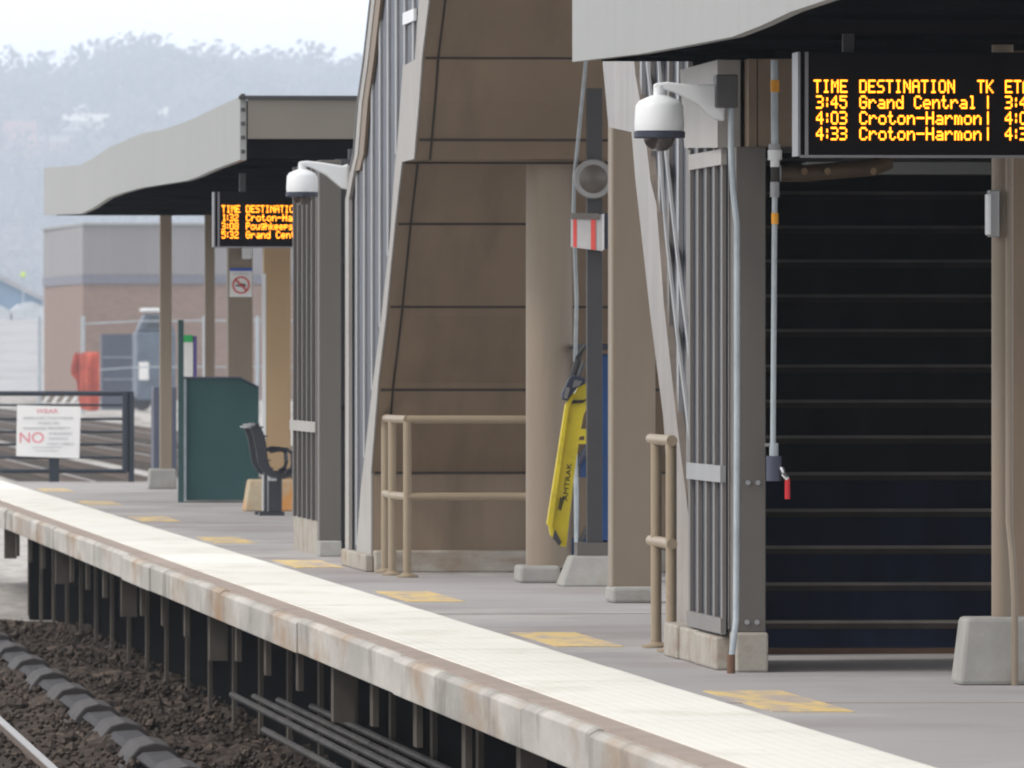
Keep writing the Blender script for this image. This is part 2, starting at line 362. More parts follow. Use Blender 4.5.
# ================================================================== tracks
def track(cx_, y0, y1, name_label, ties=True, tiem='tie', zb=-1.22, spacing=.62, step=1):
    t = thing('railway_track', name_label, 'track', (cx_, y0, zb)); 
    for sgn in (-1, 1):
        x = cx_+sgn*.755
        rl = MB().box(x-.07, x+.07, y0, y1, zb+.12, zb+.14).box(x-.012, x+.012, y0, y1, zb+.14, zb+.25).box(x-.036, x+.036, y0, y1, zb+.25, zb+.288).build('rail', 'rail_side', t)
        sub(MB().box(x-.03, x+.03, y0, y1, zb+.289, zb+.293), 'rail_head', 'rail_top', rl, t)
    mb = MB(); y = y0; k = 0
    while y < y1:
        mb.box(cx_-1.3, cx_+1.3, y, y+.23, zb+.0, zb+.118); y += spacing*step; k += 1
    mb.build('crossties', tiem, t)
    t['kind'] = 'structure'; del t['category']
    return t
track(2.9-.755, 30, 320, 'track with shiny rail beside the platform edge', zb=-1.415)
track(10.4, 60, 700, 'first track beyond the platform, seen through the end railing', tiem='tie', step=1.0)
track(14.3, 150, 760, 'second track beyond the platform end railing')
track(18.2, 150, 760, 'third track beyond the platform end, nearest the brick building')

# third rail with cover board
t = thing('third_rail', 'covered third rail with humped dark brackets between track and platform', 'third rail', (3.6, 40, -1.2))
TR = -.09
MB().box(3.55, 3.62, 40, 119, -1.12+TR, -1.0+TR).build('conductor_rail', 'rail_side', t)
MB().prism_xz([(a, b+TR) for a, b in [(3.46, -.99), (3.50, -.955), (3.66, -.945), (3.70, -.97), (3.70, -1.06), (3.68, -1.06), (3.67, -.975), (3.50, -.985), (3.47, -1.01)]], 40, 119).build('cover_board', 'cover', t)
for k in range(17):
    y = 47+4.35*k
    prof = [(3.38, -1.30), (3.36, -1.12), (3.42, -.99), (3.48, -.92), (3.58, -.895), (3.68, -.915), (3.74, -.98), (3.73, -1.05), (3.66, -.955), (3.5, -.965), (3.44, -1.1), (3.46, -1.30)]
    MB().prism_xz([(a, b+TR) for a, b in prof], y, y+1.5).build('bracket', 'cover_cap', t, bevel=.012)

# ================================================================== platform
PE = 144.5
plat = thing('platform', None, None, (4, 40, 0), kind='structure')
MB().box(4.19, 8.4, 25, PE, -.2, 0).build('deck', 'deck', plat)
rnd = random.Random(2)
# coping slab of many precast lengths, slightly out of line
y = 25
mbs = MB()
while y < PE:
    l = rnd.choice([4.5, 6.2, 8.4, 3.6]); dx = rnd.uniform(-.02, .015); dz = rnd.uniform(-.014, .002)
    mbs.prism_xz([(4.0+dx, -.20), (4.0+dx, -.02+dz), (4.03+dx, dz), (4.19, dz), (4.19, -.2)], y, min(y+l-.012, PE)); y += l
mbs.build('coping', 'coping', plat, bevel=.006)
MB().box(4.06, 4.20, 25, PE, -.05, .006).build('border', 'border', plat)
mbs = MB(); y = 25
while y < PE:
    mbs.box(4.18, 4.84, y, y+1.2, -.02, .012+rnd.uniform(0, .002)); y += 1.205
mbs.build('tactile_strip', 'tactile', plat)
for yc in (40.8, 52.3, 63.7, 75.1, 86.9, 98.2, 111.0, 123.2, 135.2):
    mb = MB(); mb.box(4.95, 5.30, yc-1.6, yc+1.6, -.001, .004); mb.build('warning_marking', 'marking', plat)
# faint joints
mb = MB()
for k in range(7): mb.box(4.85, 8.4, 34+18*k+.0, 34+18*k+.04, -.001, .003)
mb.build('deck_joints', 'border', plat)
# brackets, posts, beams below
for k in range(28):
    y = 36.5+3.4*k
    if y > 126: break
    big = k % 4 == 1
    wdt = .12 if big else .032; hh = .34 if big else .26
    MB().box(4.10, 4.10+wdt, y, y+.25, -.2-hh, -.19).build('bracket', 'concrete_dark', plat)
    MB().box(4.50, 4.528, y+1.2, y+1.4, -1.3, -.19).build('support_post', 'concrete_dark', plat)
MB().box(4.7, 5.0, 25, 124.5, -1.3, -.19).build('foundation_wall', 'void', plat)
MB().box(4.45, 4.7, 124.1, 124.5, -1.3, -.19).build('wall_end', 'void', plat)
# conduits
t = thing('conduit_run', 'bundle of dark conduits hung under the platform edge, lower middle of the photo', 'conduit', (4.3, 45, -.75))
for i, (x, z) in enumerate([(4.16, -.72), (4.24, -.70), (4.33, -.69), (4.17, -.84), (4.40, -.66)]):
    MB().tube([(x, 38, z), (x, 60, z+.02), (x, 79-i*1.2, z)], .022, 8).build('pipe', 'pipe_dark', t, smooth=True)
MB().tube([(4.3, 38, -.95), (4.3, 66, -.98)], .06, 10).build('pipe', 'pipe_dark', t, smooth=True)

# ================================================================== canopies
def canopy(label, pts, x0, x1, soff_drop, endface=True, xback=8.3):
    """pts: (y, ztop, zbot) from near to far"""
    t = thing('platform_canopy', label, 'canopy', (x0, pts[0][0], 0), 'platform canopies')
    mb = MB(); n = len(pts)
    mb.prism_yz([(p[0], p[1]) for p in pts]+[(p[0], p[2]) for p in pts[::-1]], x0, x0+.05)
    mb.build('side_fascia', 'fascia', t)
    # soffit/roof deck: thick dark slab following the underside
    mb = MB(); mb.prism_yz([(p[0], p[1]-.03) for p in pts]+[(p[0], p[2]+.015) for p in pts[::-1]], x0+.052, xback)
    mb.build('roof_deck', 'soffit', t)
    y = pts[0][0]+1.0; zt = min(p[2] for p in pts)
    while y < pts[-1][0]:
        zq = next(pa[2]+(pb[2]-pa[2])*(y-pa[0])/(pb[0]-pa[0]) for pa, pb in zip(pts, pts[1:]) if pa[0] <= y <= pb[0])
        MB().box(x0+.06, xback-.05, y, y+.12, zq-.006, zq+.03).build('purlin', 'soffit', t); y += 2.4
    if endface:
        MB().box(x0+.06, xback, pts[0][0]-.03, pts[0][0]-.004, pts[0][1]-.33, pts[0][1]-.02).build('end_fascia', 'fascia_end', t)
        MB().box(x0-.01, xback, pts[0][0]-.05, pts[0][0]+.05, pts[0][1]-.019, pts[0][1]+.01).build('flashing', 'gray_dark', t)
        for k in range(5): MB().lathe((x0+.02, pts[0][0]-.04, pts[0][2]+.06+k*.11), [(.018, -.01), (.018, .02), (.001, .021)], 8).build('bolt', 'gray_dark', t)
    return t
XC = 5.04
def cp(px, yt, yb): s = (px+400)/XC; return (F/s, Z_(yt, s), Z_(yb, s))
far = [cp(*a) for a in [(240, 97, 160), (215, 108, 169), (197, 117, 177), (185, 122, 181), (165, 129, 184), (140, 134, 188), (122, 142, 193), (108, 148, 198), (93, 158, 208), (80, 165, 214), (44, 168, 215)]]
canopy('far platform canopy with wavy light-grey side fascia above the green box', far, XC, 8, .12)
near = [(36, 3.5, 2.96)]+[cp(*a) for a in [(823, -128, 1), (790, -105, 12), (760, -92, 26), (732, -78, 37), (690, -68, 45), (640, -52, 54), (572, -42, 62)]]
canopy('near platform canopy, only its light fascia and black underside showing at upper right', near, XC, 8, .14, endface=False)
# far canopy & near: drip clutter


# columns under canopies and along the platform
def column(name, label, x0, x1, Y, z1, m='brown_col', base=None, dep=None, rnd_=False, basem='concrete', z0=0, tp=.05, cat='column'):
    t = thing(name, label, cat, ((x0+x1)/2, Y, 0), 'columns along the platform')
    zb = 0
    if base:
        bx0, bx1, bh = base; MB().taper(bx0, bx1, Y-(bx1-bx0)*.5*0-.12, Y+(x1-x0)+.14, 0, bh, tp).build('base', basem, t, bevel=.02); zb = bh-.01
    d = dep or (x1-x0)
    if rnd_:
        r = (x1-x0)/2; MB().tube([((x0+x1)/2, Y+r, zb), ((x0+x1)/2, Y+r, z1)], r, 32).build('shaft', m, t, smooth=True)
    else: MB().box(x0, x1, Y, Y+d, zb, z1).build('shaft', m, t, bevel=.012)
    return t
s = 88.0; column('canopy_column', 'slim grey-brown canopy column left of the green box, on a pale plinth', X_(160,s), X_(172,s), Y_(s), 3.2, base=(X_(148,s), X_(177,s), .23), tp=.015)
s = 93.; column('canopy_column', 'slim canopy column rising behind the green box', X_(205,s), X_(215,s), Y_(s), 3.2)
s = 95.; colns = column('canopy_column', 'wider brown canopy column carrying the no-smoking sign', X_(228,s), X_(253,s), Y_(s), 3.2)
s = 103.; column('canopy_column', 'tan canopy column behind the black bench, on an orange-stained tapered base', X_(264,s), X_(291,s), Y_(s), 3.2, m='brown_wood', base=(X_(244,s), X_(303,s), .31), basem='concrete_rust')
s = 103.5; o = MB().box(X_(259,s), X_(262.5,s), Y_(s)-.6, Y_(s)-.56, 0, 2.3).build('marker_post', 'white_plastic'); tag(o, 'thin white post just left of the tan canopy column', 'post')
s = 150.7; column('round_column', 'round brown column left of the yellow ramp, on a short concrete base', X_(528,s), X_(575,s), Y_(s), 2.78, rnd_=True, base=(X_(519,s), X_(560,s), .115), tp=.004)
s = 164.0; column('square_column', 'broad square brown column left of the near stair, on a low concrete plinth', X_(612,s), X_(656,s), Y_(s), 4.6, m='brown_col', base=(X_(611,s), X_(658,s), .10), tp=.002)
s = 218.7
t = column('pipe_column', 'round brown column at the right edge on a sloped concrete block', X_(994,s), X_(1016,s), Y_(s), 2.93, rnd_=True, base=(X_(957,s), X_(1050,s), .31), tp=.035)
MB().tube([(X_(1009,s), Y_(s)-.05, 2.9), (X_(1009,s), Y_(s)-.05, .75), (X_(1011,s), Y_(s)-.1, .6), (X_(1012,s), Y_(s)-.16, .4), (X_(1012,s), Y_(s)-.16, .0)], .016, 8).build('downpipe', 'brown_col', t, smooth=True)
MB().box(X_(988,s), X_(998,s), Y_(s)-.1, Y_(s)+.0, Z_(237,s), Z_(190,s)).build('switch_box', 'alum', t, bevel=.006)
MB().box(X_(986,s), X_(989,s), Y_(s)-.12, Y_(s)+.0, Z_(235,s), Z_(194,s)).build('box_cover', 'white_plastic', t, bevel=.004)
s = 216.; column('square_column', 'dark brown square column cut off by the right edge of the photo', X_(1015,s), X_(1060,s), Y_(s)+.3, 2.93, m='brown')

# ================================================================== NEAR STAIR (A)
SA = thing('near_stair', 'near covered stair with dark risers at right, stainless sloping side and grey entrance frame', 'staircase', (5.5, 57, 0), 'platform stairs')
mb = MB(); nb = MB(); rb = MB(); rb2 = MB(); nb2 = MB(); y0 = 60.6; rs = .1845; run = .285
for k in range(22):
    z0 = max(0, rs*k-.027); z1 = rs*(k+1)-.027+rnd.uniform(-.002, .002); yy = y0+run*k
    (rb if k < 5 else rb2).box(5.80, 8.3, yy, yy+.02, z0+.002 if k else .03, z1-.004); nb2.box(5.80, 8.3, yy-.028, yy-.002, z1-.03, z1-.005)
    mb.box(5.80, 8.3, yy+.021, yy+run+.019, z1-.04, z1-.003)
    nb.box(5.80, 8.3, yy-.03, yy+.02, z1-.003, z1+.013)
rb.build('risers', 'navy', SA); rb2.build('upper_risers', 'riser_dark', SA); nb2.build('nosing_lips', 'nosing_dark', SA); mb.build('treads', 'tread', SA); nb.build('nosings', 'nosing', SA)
MB().box(5.80, 8.3, 60.60, 60.625, .0, .029).build('bottom_strip', 'rusty_iron', SA)
# far inner walls and ceiling of the stair hall
MB().box(8.3, 8.4, 57, 70, 0, 6).build('inner_wall', 'gray_dark', SA)
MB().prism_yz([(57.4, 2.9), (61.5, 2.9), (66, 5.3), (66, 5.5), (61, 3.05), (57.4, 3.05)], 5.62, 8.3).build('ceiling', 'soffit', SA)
# grey entrance post
s = 210.
MB().box(X_(735,s), X_(765,s), 57.1, 57.4, .19, Z_(149,208)).build('door_post', 'gray_post', SA, bevel=.006)
MB().box(X_(735,s)-.0, X_(765,s)+.01, 57.08, 57.45, 0, .19).build('post_base', 'plinth', SA, bevel=.012)
mb = MB()
for (px, py) in [(747, 482.5), (757, 482.5), (746, 622), (756, 622)]: mb.lathe((X_(px,s), 57.1, Z_(py,s)), [(.012, -.012), (.012, .0), (.001, .001)], 10, 'y')
mb.build('bolts', 'alum', SA)
# lintel above the opening
s = 208
MB().box(X_(747,s), 8.3, 57.15, 57.7, Z_(149,s), 2.92).build('lintel', 'brown', SA)
MB().box(X_(738,s), X_(746,s), 57.15, 57.6, Z_(149,s), 2.92).build('lintel_end', 'brown', SA)
MB().box(X_(738,s), 8.3, 57.12, 57.72, Z_(151,s)-.008, Z_(149,s)-.003).build('lintel_trim', 'joint', SA)
s = 198; MB().box(X_(800,s), 8.3, 60.2, 60.5, Z_(175,s), Z_(163,s)).build('cross_beam', 'fascia', SA)
# side screen beside the entrance, plane x=5.37
s5 = lambda px, xp: (px+400)/xp
def YZ(px, py, xp): q = s5(px, xp); return (F/q, Z_(py, q))
XP = 5.37
MB().box(XP-.03, XP+.2, 57.46, 58.6, 0, .16).box(XP-.02, XP+.19, 58.64, 59.5, 0, .165).box(XP-.03, XP+.18, 59.54, 60.25, 0, .17).build('plinth', 'plinth', SA, bevel=.012)
MB().box(XP+.02, XP+.03, 57.45, 59.2, .17, 2.5).build('glass', 'glass', SA)
for y in (57.42, 57.82, 58.24, 58.68, 59.12): MB().box(XP, XP+.019, y, y+.09, .17, 2.52).build('mullion', 'alum_warm', SA)
MB().box(XP-.012, XP+.015, 57.4, 59.2, .90, .98).build('transom', 'alum', SA)
MB().box(XP-.010, XP+.015, 57.4, 59.2, .175, .25).build('transom', 'alum_warm', SA)
MB().prism_yz([(57.35, 2.50), (59.1, 2.53), (59.35, 2.92), (57.35, 2.92)], XP-.03, XP+.08).build('header_panel', 'sheet', SA)
MB().box(XP-.01, XP+.018, 57.38, 59.1, 2.42, 2.495).build('header_rail', 'sheet', SA)
# sloping side wall, plane x=5.70
XW = 5.70
L_ = [(677, 642), (675, 508), (669, 417), (656, 315), (641, 180), (637, 132), (614, 127), (608, 62), (602, 0), (596, -60)]
Rr = [(628, -60), (634, 0), (641, 75), (650, 125), (656, 180), (662, 204), (670, 308), (682, 417), (696, 529), (708, 640)]
MB().prism_yz([YZ(a, b, XW) for a, b in L_]+[YZ(a, b, XW) for a, b in Rr], XW-.03, XW+.05).build('stringer', 'steel', SA)
glz = [(708, 640), (696, 529), (682, 417), (670, 308), (662, 204), (656, 180), (650, 125), (641, 75), (634, 0), (628, -60), (735, -60), (735, 640)]
MB().prism_yz([YZ(a, b, XW) for a, b in glz], XW+.01, XW+.02).build('glass', 'glass', SA)
def edge_z(line, Y, xp):                 # z of a px polyline at a given Y in plane xp
    pts = sorted(YZ(a, b, xp) for a, b in line)
    for (ya, za), (yb, zb) in zip(pts, pts[1:]):
        if ya <= Y <= yb: return za+(zb-za)*(Y-ya)/(yb-ya)
    return pts[0][1] if Y < pts[0][0] else pts[-1][1]
for k in range(12):
    Y = 60.45+.56*k; zb = max(.1, edge_z(Rr, Y, XW))
    zt = 2.93 if Y < 62.3 else 2.93+.65*(Y-62.0)
    if zt-zb < .1: continue
    MB().box(XW-.014, XW+.009, Y, Y+.12, zb, zt).build('mullion', 'alum' if k % 2 else 'alum_warm', SA)
for off in (.38, .80):
    pts = [YZ(a, b, XW) for a, b in Rr[1:]]; pts.sort()
    poly = [(y, z+off) for y, z in pts]+[(y, z+off+.07) for y, z in pts[::-1]]
    MB().prism_yz(poly, XW-.028, XW-.015).build('sloping_rail', 'alum', SA)
MB().prism_yz([(62.3, 3.1), (69, 7.4), (69, 7.6), (62.3, 3.3)], 5.6, 8.5).build('roof', 'fascia', SA)
# overpass above both stairs (beyond the top of the frame)
o = MB().box(5.3, 8.6, 68.5, 76.0, 5.2, 8.2).build('overpass', 'brown'); tag(o, 'brown footbridge deck joining both stairs above the frame', 'footbridge')
o.hide_render = False

# ================================================================== FAR STAIR (B) rising towards the camera
SB = thing('far_stair', 'far covered stair seen from below, brown panelled soffit and light sloping side trim', 'staircase', (5.4, 84, 0), 'platform stairs')
XB = 5.40
E = [(373, 556), (373, 473), (380, 383), (388, 316), (397, 223), (404, 162), (416, 159), (421, 102), (424, 58), (431, 0), (440, -70), (455, -200)]
pts = [YZ(a, b, XB) for a, b in E]
def zs(Y):
    p = sorted(pts)
    for (ya, za), (yb, zb) in zip(p, p[1:]):
        if ya <= Y <= yb and yb > ya: return za+(zb-za)*(Y-ya)/(yb-ya)
prof = [(y, z) for y, z in pts]
thick = [(y+.25, z+.25) for y, z in pts[1:]]
poly = prof+thick[::-1]+[(pts[0][0]+.3, pts[0][1])]
MB().prism_yz(poly, XB+.0, 8.3).build('soffit', 'brown', SB)
# panel joints (recess strips proud by 2 mm)
def joint_row(py, name='panel_joint'):
    for (a, b), (c, d) in zip(E, E[1:]):
        if (b >= py >= d):
            f_ = (b-py)/(b-d) if b != d else 0; px = a+(c-a)*f_; y, z = YZ(px, py, XB); return y, z
for i, py in enumerate((473, 390, 307, 224, 140, 58)):
    y, z = joint_row(py); MB().box(XB+.01, 8.3, y-.012, y+.05, z-.008, z+.014).build('panel_joint', 'joint', SB)
y, z = YZ(404, 162, XB); MB().box(XB+.01, 8.3, y-.02, y+.02, z-.012, z+.01).build('panel_joint', 'joint', SB)
# vertical joint near the edge, follows the soffit
mb = MB(); pj = pts[1:]
for (ya, za), (yb, zb) in zip(pj, pj[1:]):
    mb.add([(XB+.085, ya-.004, za-.006), (XB+.10, ya-.004, za-.006), (XB+.10, yb-.004, zb-.006), (XB+.085, yb-.004, zb-.006)], [(0,1,2,3)])
mb.build('edge_joint', 'joint', SB)
s = YZ(373, 575, XB)[0]
MB().box(XB-.0, 8.3, 83.6, 84.2, 0, .15).build('curb', 'plinth', SB, bevel=.012)
MB().box(XB-.06, XB-.002, 83.75, 86.5, 0, .12).build('curb', 'plinth', SB, bevel=.012)
# light trim (outer face of stringer)
Lb = [(358, 556), (363, 487), (375, 383), (383, 320), (392, 240), (397, 165), (399, 150), (405, 66), (417, 60), (421, 0), (430, -70), (445, -200)]
MB().prism_yz([YZ(a, b, XB) for a, b in E]+[YZ(a, b, XB) for a, b in Lb[::-1]], XB-.015, XB-.003).build('side_trim', 'sheet', SB)
Tb = [(350, 556), (350, 200), (355, 172), (359, 155), (363, 105), (369, 62), (376, 0), (383, -70), (400, -260), (430, -600)]
MB().prism_yz([YZ(a, b, XB) for a, b in Lb]+[YZ(a, b, XB) for a, b in Tb[::-1]], XB+.0, XB+.03).build('glass', 'glass', SB)
tt = [YZ(a, b, XB) for a, b in Tb]
MB().prism_yz([(y, z) for y, z in tt]+[(y-.42, z-.0) for y, z in tt[::-1]], XB-.035, XB-.01).build('roof_trim', 'sheet', SB)
MB().prism_yz([(y+.1, z+.02) for y, z in tt[2:]]+[(y+.0, z-.0) for y, z in tt[2:][::-1]], XB-.04, 8.3).build('roof_edge', 'gray_dark', SB)
MB().prism_yz([(y-.43, z) for y, z in tt[2:]]+[(y-.95, z-.0) for y, z in tt[2:][::-1]], XB-.028, XB-.005).build('roof_fascia', 'brown', SB)
Ltop = sorted(YZ(a, b, XB) for a, b in Lb); 
for k in range(9):
    Y = 78.6+.85*k
    zb = edge_z(Lb, Y, XB); zt = edge_z(Tb, Y, XB)
    zt = min(zt-.12, 7)
    if Y > 85.9 or zt-zb < .15: continue
    MB().box(XB-.014, XB-.001, Y, Y+.16, zb, zt).build('mullion', 'alum', SB)
MB().box(XB-.03, XB-.01, 79.2, 80.3, 3.72, 3.80).build('transom', 'white_plastic', SB)
# entrance screen at the far end of stair B
SV = thing('entrance_screen', 'dark grey mullioned windscreen with a broad post left of the far stair', 'screen', (5.4, 90, 0))
s = 133.
MB().box(X_(319,s), X_(341,s), 90.2, 90.45, .12, 2.98).build('door_post', 'gray_post', SV, bevel=.006)
MB().box(X_(319,s), X_(341,s), 90.15, 90.5, 0, .12).build('post_base', 'concrete', SV, bevel=.01)
MB().box(5.42, 5.55, 90.5, 93.8, 0, .26).build('plinth', 'plinth', SV)
MB().box(5.430, 5.44, 90.5, 93.8, .26, 2.98).build('glass', 'glass', SV)
for k in range(6): MB().box(5.405, 5.428, 90.55+.6*k, 90.66+.6*k, .26, 2.98).build('mullion', 'gray_post', SV)
MB().box(5.39, 5.404, 90.5, 93.8, .93, 1.01).build('transom', 'sheet', SV)
MB().box(5.57, 8.3, 90.8, 90.9, 0, 3.0).build('dark_backing', 'gray_dark', SV)  # added dark sheet standing in for the shaded interior of the opening
MB().box(5.57, 8.3, 90.78, 90.8, 2.2, 2.26).build('transom', 'box_gray', SV)
MB().box(5.57, 8.3, 90.78, 90.8, 1.1, 1.14).build('transom', 'black', SV)

# ================================================================== railings
def railing(label, posts, rails, feet=True):
    t = thing('handrail', label, 'railing', (posts[0][0], posts[0][1], 0), 'tan pipe railings')
    for x, y in posts:
        MB().tube([(x, y, 0.01), (x, y, 1.06)], .028, 14).build('post', 'tan', t, smooth=True)
        MB().lathe((x, y, 0.002), [(.075, 0), (.075, .012), (.045, .02), (.03, .03)], 16).build('foot', 'tan', t, smooth=True)
    for z in (1.075, .55):
        for seg in rails: MB().tube([(a, b, z) for a, b in seg], .028, 14).build('rail', 'tan', t, smooth=True)
    return t
railing('tan pipe railing in front of the brown soffit of the far stair', [(5.457, 83.4), (5.44, 82.4), (5.49, 81.6)], [[(5.457, 83.4), (5.44, 82.4), (5.49, 81.6)], [(5.49, 81.6), (6.35, 81.6)]])
railing('short tan railing end beside the stainless side of the near stair', [(5.448, 61.9), (5.445, 61.0)], [[(5.447, 62.2), (5.445, 60.95)]])

# ================================================================== CCTV cameras
def cctv(label, c, armx, armz, r, boxed):
    t = thing('dome_camera', label, 'security camera', c, 'security cameras'); x, y, z = c     # z = rim of housing
    MB().lathe(c, [(r*.98, 0), (r*1.0, .03), (r*.95, r*1.0), (r*.80, r*1.2), (r*.35, r*1.4), (r*.2, r*1.43), (.001, r*1.45)], 32).build('housing', 'white_plastic', t, smooth=True)
    MB().lathe(c, [(r*.99, -.035), (r*1.03, -.03), (r*1.03, -.003), (r*.9, -.002)], 32).build('rim', 'cam_ring', t, smooth=True)
    MB().lathe(c, [(.001, -r*.82), (r*.3, -r*.78), (r*.52, -r*.6), (r*.64, -r*.36), (r*.66, -.03)], 28).build('dome', 'dome', t, smooth=True)
    zt = z+r*1.43
    MB().tube([(x, y, zt-.01), (x, y, zt+.045)], r*.24, 16).build('neck', 'white_plastic', t, smooth=True)
    mb = MB(); w_ = .05
    prof = [(x-r*.25, zt+.035), (x-r*.2, zt+.055), (x+r*.3, zt+.062), (x+r*1.2, zt+.05), (armx-.04, armz+.045), (armx, armz+.06), (armx, armz-.13), (armx-.05, armz-.12), (x+r*1.5, zt-.045), (x+r*.6, zt+.01), (x+r*.3, zt+.02)]
    mb.prism_xz(prof, y-w_/2, y+w_/2); mb.build('arm', 'white_plastic', t, bevel=.012)
    return t
s = 211.
cctv('large white dome camera in front of the near stair', (X_(659,s), Y_(s), Z_(131,s)), X_(724,s), Z_(94,s), .119, True)
t = thing('junction_box', 'grey junction box holding the near dome camera, with conduit running down to the platform', 'junction box', (X_(725,s), Y_(s)-.1, Z_(92,s)))
MB().box(X_(714,s), X_(736,s), Y_(s)-.1, Y_(s)+.05, Z_(108,s), Z_(75,s)).build('housing', 'box_gray', t, bevel=.006)
Yc = Y_(s)
mb = MB().tube([(X_(731,s), Yc, Z_(108,s)), (X_(731,s), Yc, Z_(150,s)), (X_(733,s), Yc, Z_(190,s)), (X_(737,s), Yc, Z_(225,s)), (X_(737,s), Yc, 1.2), (X_(736,s), Yc, Z_(620,s)), (X_(732,s), Yc, Z_(655,s)), (X_(731,s), Yc, Z_(664,s))], .015, 10); mb.build('conduit', 'galv', t, smooth=True)
MB().tube([(X_(731,s), Yc, .09), (X_(731,s), Yc, 0)], .02, 10).build('conduit_foot', 'rusty_iron', t)
s = 137.
cctv('smaller white dome camera beside the far departure board', (X_(302,s), Y_(s), Z_(192,s)), X_(348,s), Z_(172,s), .116, False)
t = thing('conduit_post', 'pale post and conduit rising beside the far stair with the far dome camera on it', 'conduit', (X_(350,s), Y_(s), 0))
MB().box(X_(347,s), X_(357,s), Y_(s)-.06, Y_(s)+.0, Z_(233,s), Z_(166,s)).build('housing', 'sheet', t, bevel=.006)
MB().tube([(X_(355,s), Y_(s)-.1, Z_(170,s)), (X_(354,s), Y_(s)-.1, Z_(235,s)), (X_(357,s), Y_(s)-.1, Z_(260,s)), (X_(356,s), Y_(s)-.1, Z_(330,s)), (X_(353,s), Y_(s)-.1, Z_(500,s)), (X_(347.5,s), Y_(s)-.3, Z_(558,s)), (X_(347.5,s), Y_(s)-.3, 0)], .018, 10).build('conduit', 'galv', t, smooth=True)
MB().box(X_(347,s), X_(354,s), Y_(s)-.075, Y_(s)-.062, Z_(213,s), Z_(208.5,s)).build('tape', 'orange_tape', t)
MB().box(X_(359,s), X_(363,s), Y_(s)-.14, Y_(s)-.10, Z_(222,s), Z_(217,s)).build('tape', 'orange_tape', t)
MB().box(X_(348,s), X_(357,s), Y_(s)-.07, Y_(s)-.0, Z_(159,s), Z_(149,s)).build('lamp_box', 'box_gray', t)

# ================================================================== departure boards (dot-matrix)
G = {'T':"11111 00100 00100 00100 00100 00100 00100",'I':"01110 00100 00100 00100 00100 00100 01110",'M':"10001 11011 10101 10101 10001 10001 10001",
'E':"11111 10000 10000 11110 10000 10000 11111",'D':"11110 10001 10001 10001 10001 10001 11110",'S':"01111 10000 10000 01110 00001 00001 11110",
'N':"10001 11001 10101 10101 10011 10001 10001",'A':"01110 10001 10001 11111 10001 10001 10001",'O':"01110 10001 10001 10001 10001 10001 01110",
'K':"10001 10010 10100 11000 10100 10010 10001",'3':"11110 00001 00001 01110 00001 00001 11110",':':"000 010 010 000 010 010 000",
'4':"00010 00110 01010 10010 11111 00010 00010",'5':"11111 10000 11110 00001 00001 10001 01110",'0':"01110 10001 10001 10001 10001 10001 01110",
'1':"010 110 010 010 010 010 111",'2':"01110 10001 00001 00110 01000 10000 11111",'8':"01110 10001 10001 01110 10001 10001 01110",
'G':"01110 10001 10000 10111 10001 10001 01110",'C':"01110 10001 10000 10000 10000 10001 01110",'H':"10001 10001 10001 11111 10001 10001 10001",
'P':"11110 10001 10001 11110 10000 10000 10000",'r':"00000 00000 10110 11001 10000 10000 10000",'a':"00000 00000 01110 00001 01111 10001 01111",
'n':"00000 00000 10110 11001 10001 10001 10001",'d':"00001 00001 01101 10011 10001 10001 01111",'e':"00000 00000 01110 10001 11111 10000 01110",
't':"01000 01000 11100 01000 01000 01001 00110",'l':"01100 00100 00100 00100 00100 00100 01110",'o':"00000 00000 01110 10001 10001 10001 01110",
'm':"00000 00000 11010 10101 10101 10101 10101",'-':"00000 00000 00000 11111 00000 00000 00000",'u':"00000 00000 10001 10001 10001 10011 01101",
'g':"00000 01111 10001 10001 01111 00001 01110",'h':"10000 10000 10110 11001 10001 10001 10001",'k':"1000 1000 1001 1010 1100 1010 1001",
'p':"00000 00000 11110 10001 11110 10000 10000",'s':"00000 00000 01110 10000 01110 00001 11110",'i':"00100 00000 01100 00100 00100 00100 01110",'|':"1 1 1 1 1 1 1",' ':"00000 00000 00000 00000 00000 00000 00000"}
def led_line(mb, txt, x, z, px_, pz_, Y, xmax):
    for ch in txt:
        rows = G[ch].split(); 
        for j, r in enumerate(rows):
            for i, c in enumerate(r):
                if c == '1':
                    cx2 = x+i*px_; cz = z-j*pz_
                    if cx2+px_ < xmax: mb.box(cx2, cx2+px_*.95, Y-.004, Y, cz-pz_*.9, cz)
        x += (len(rows[0])+1)*px_
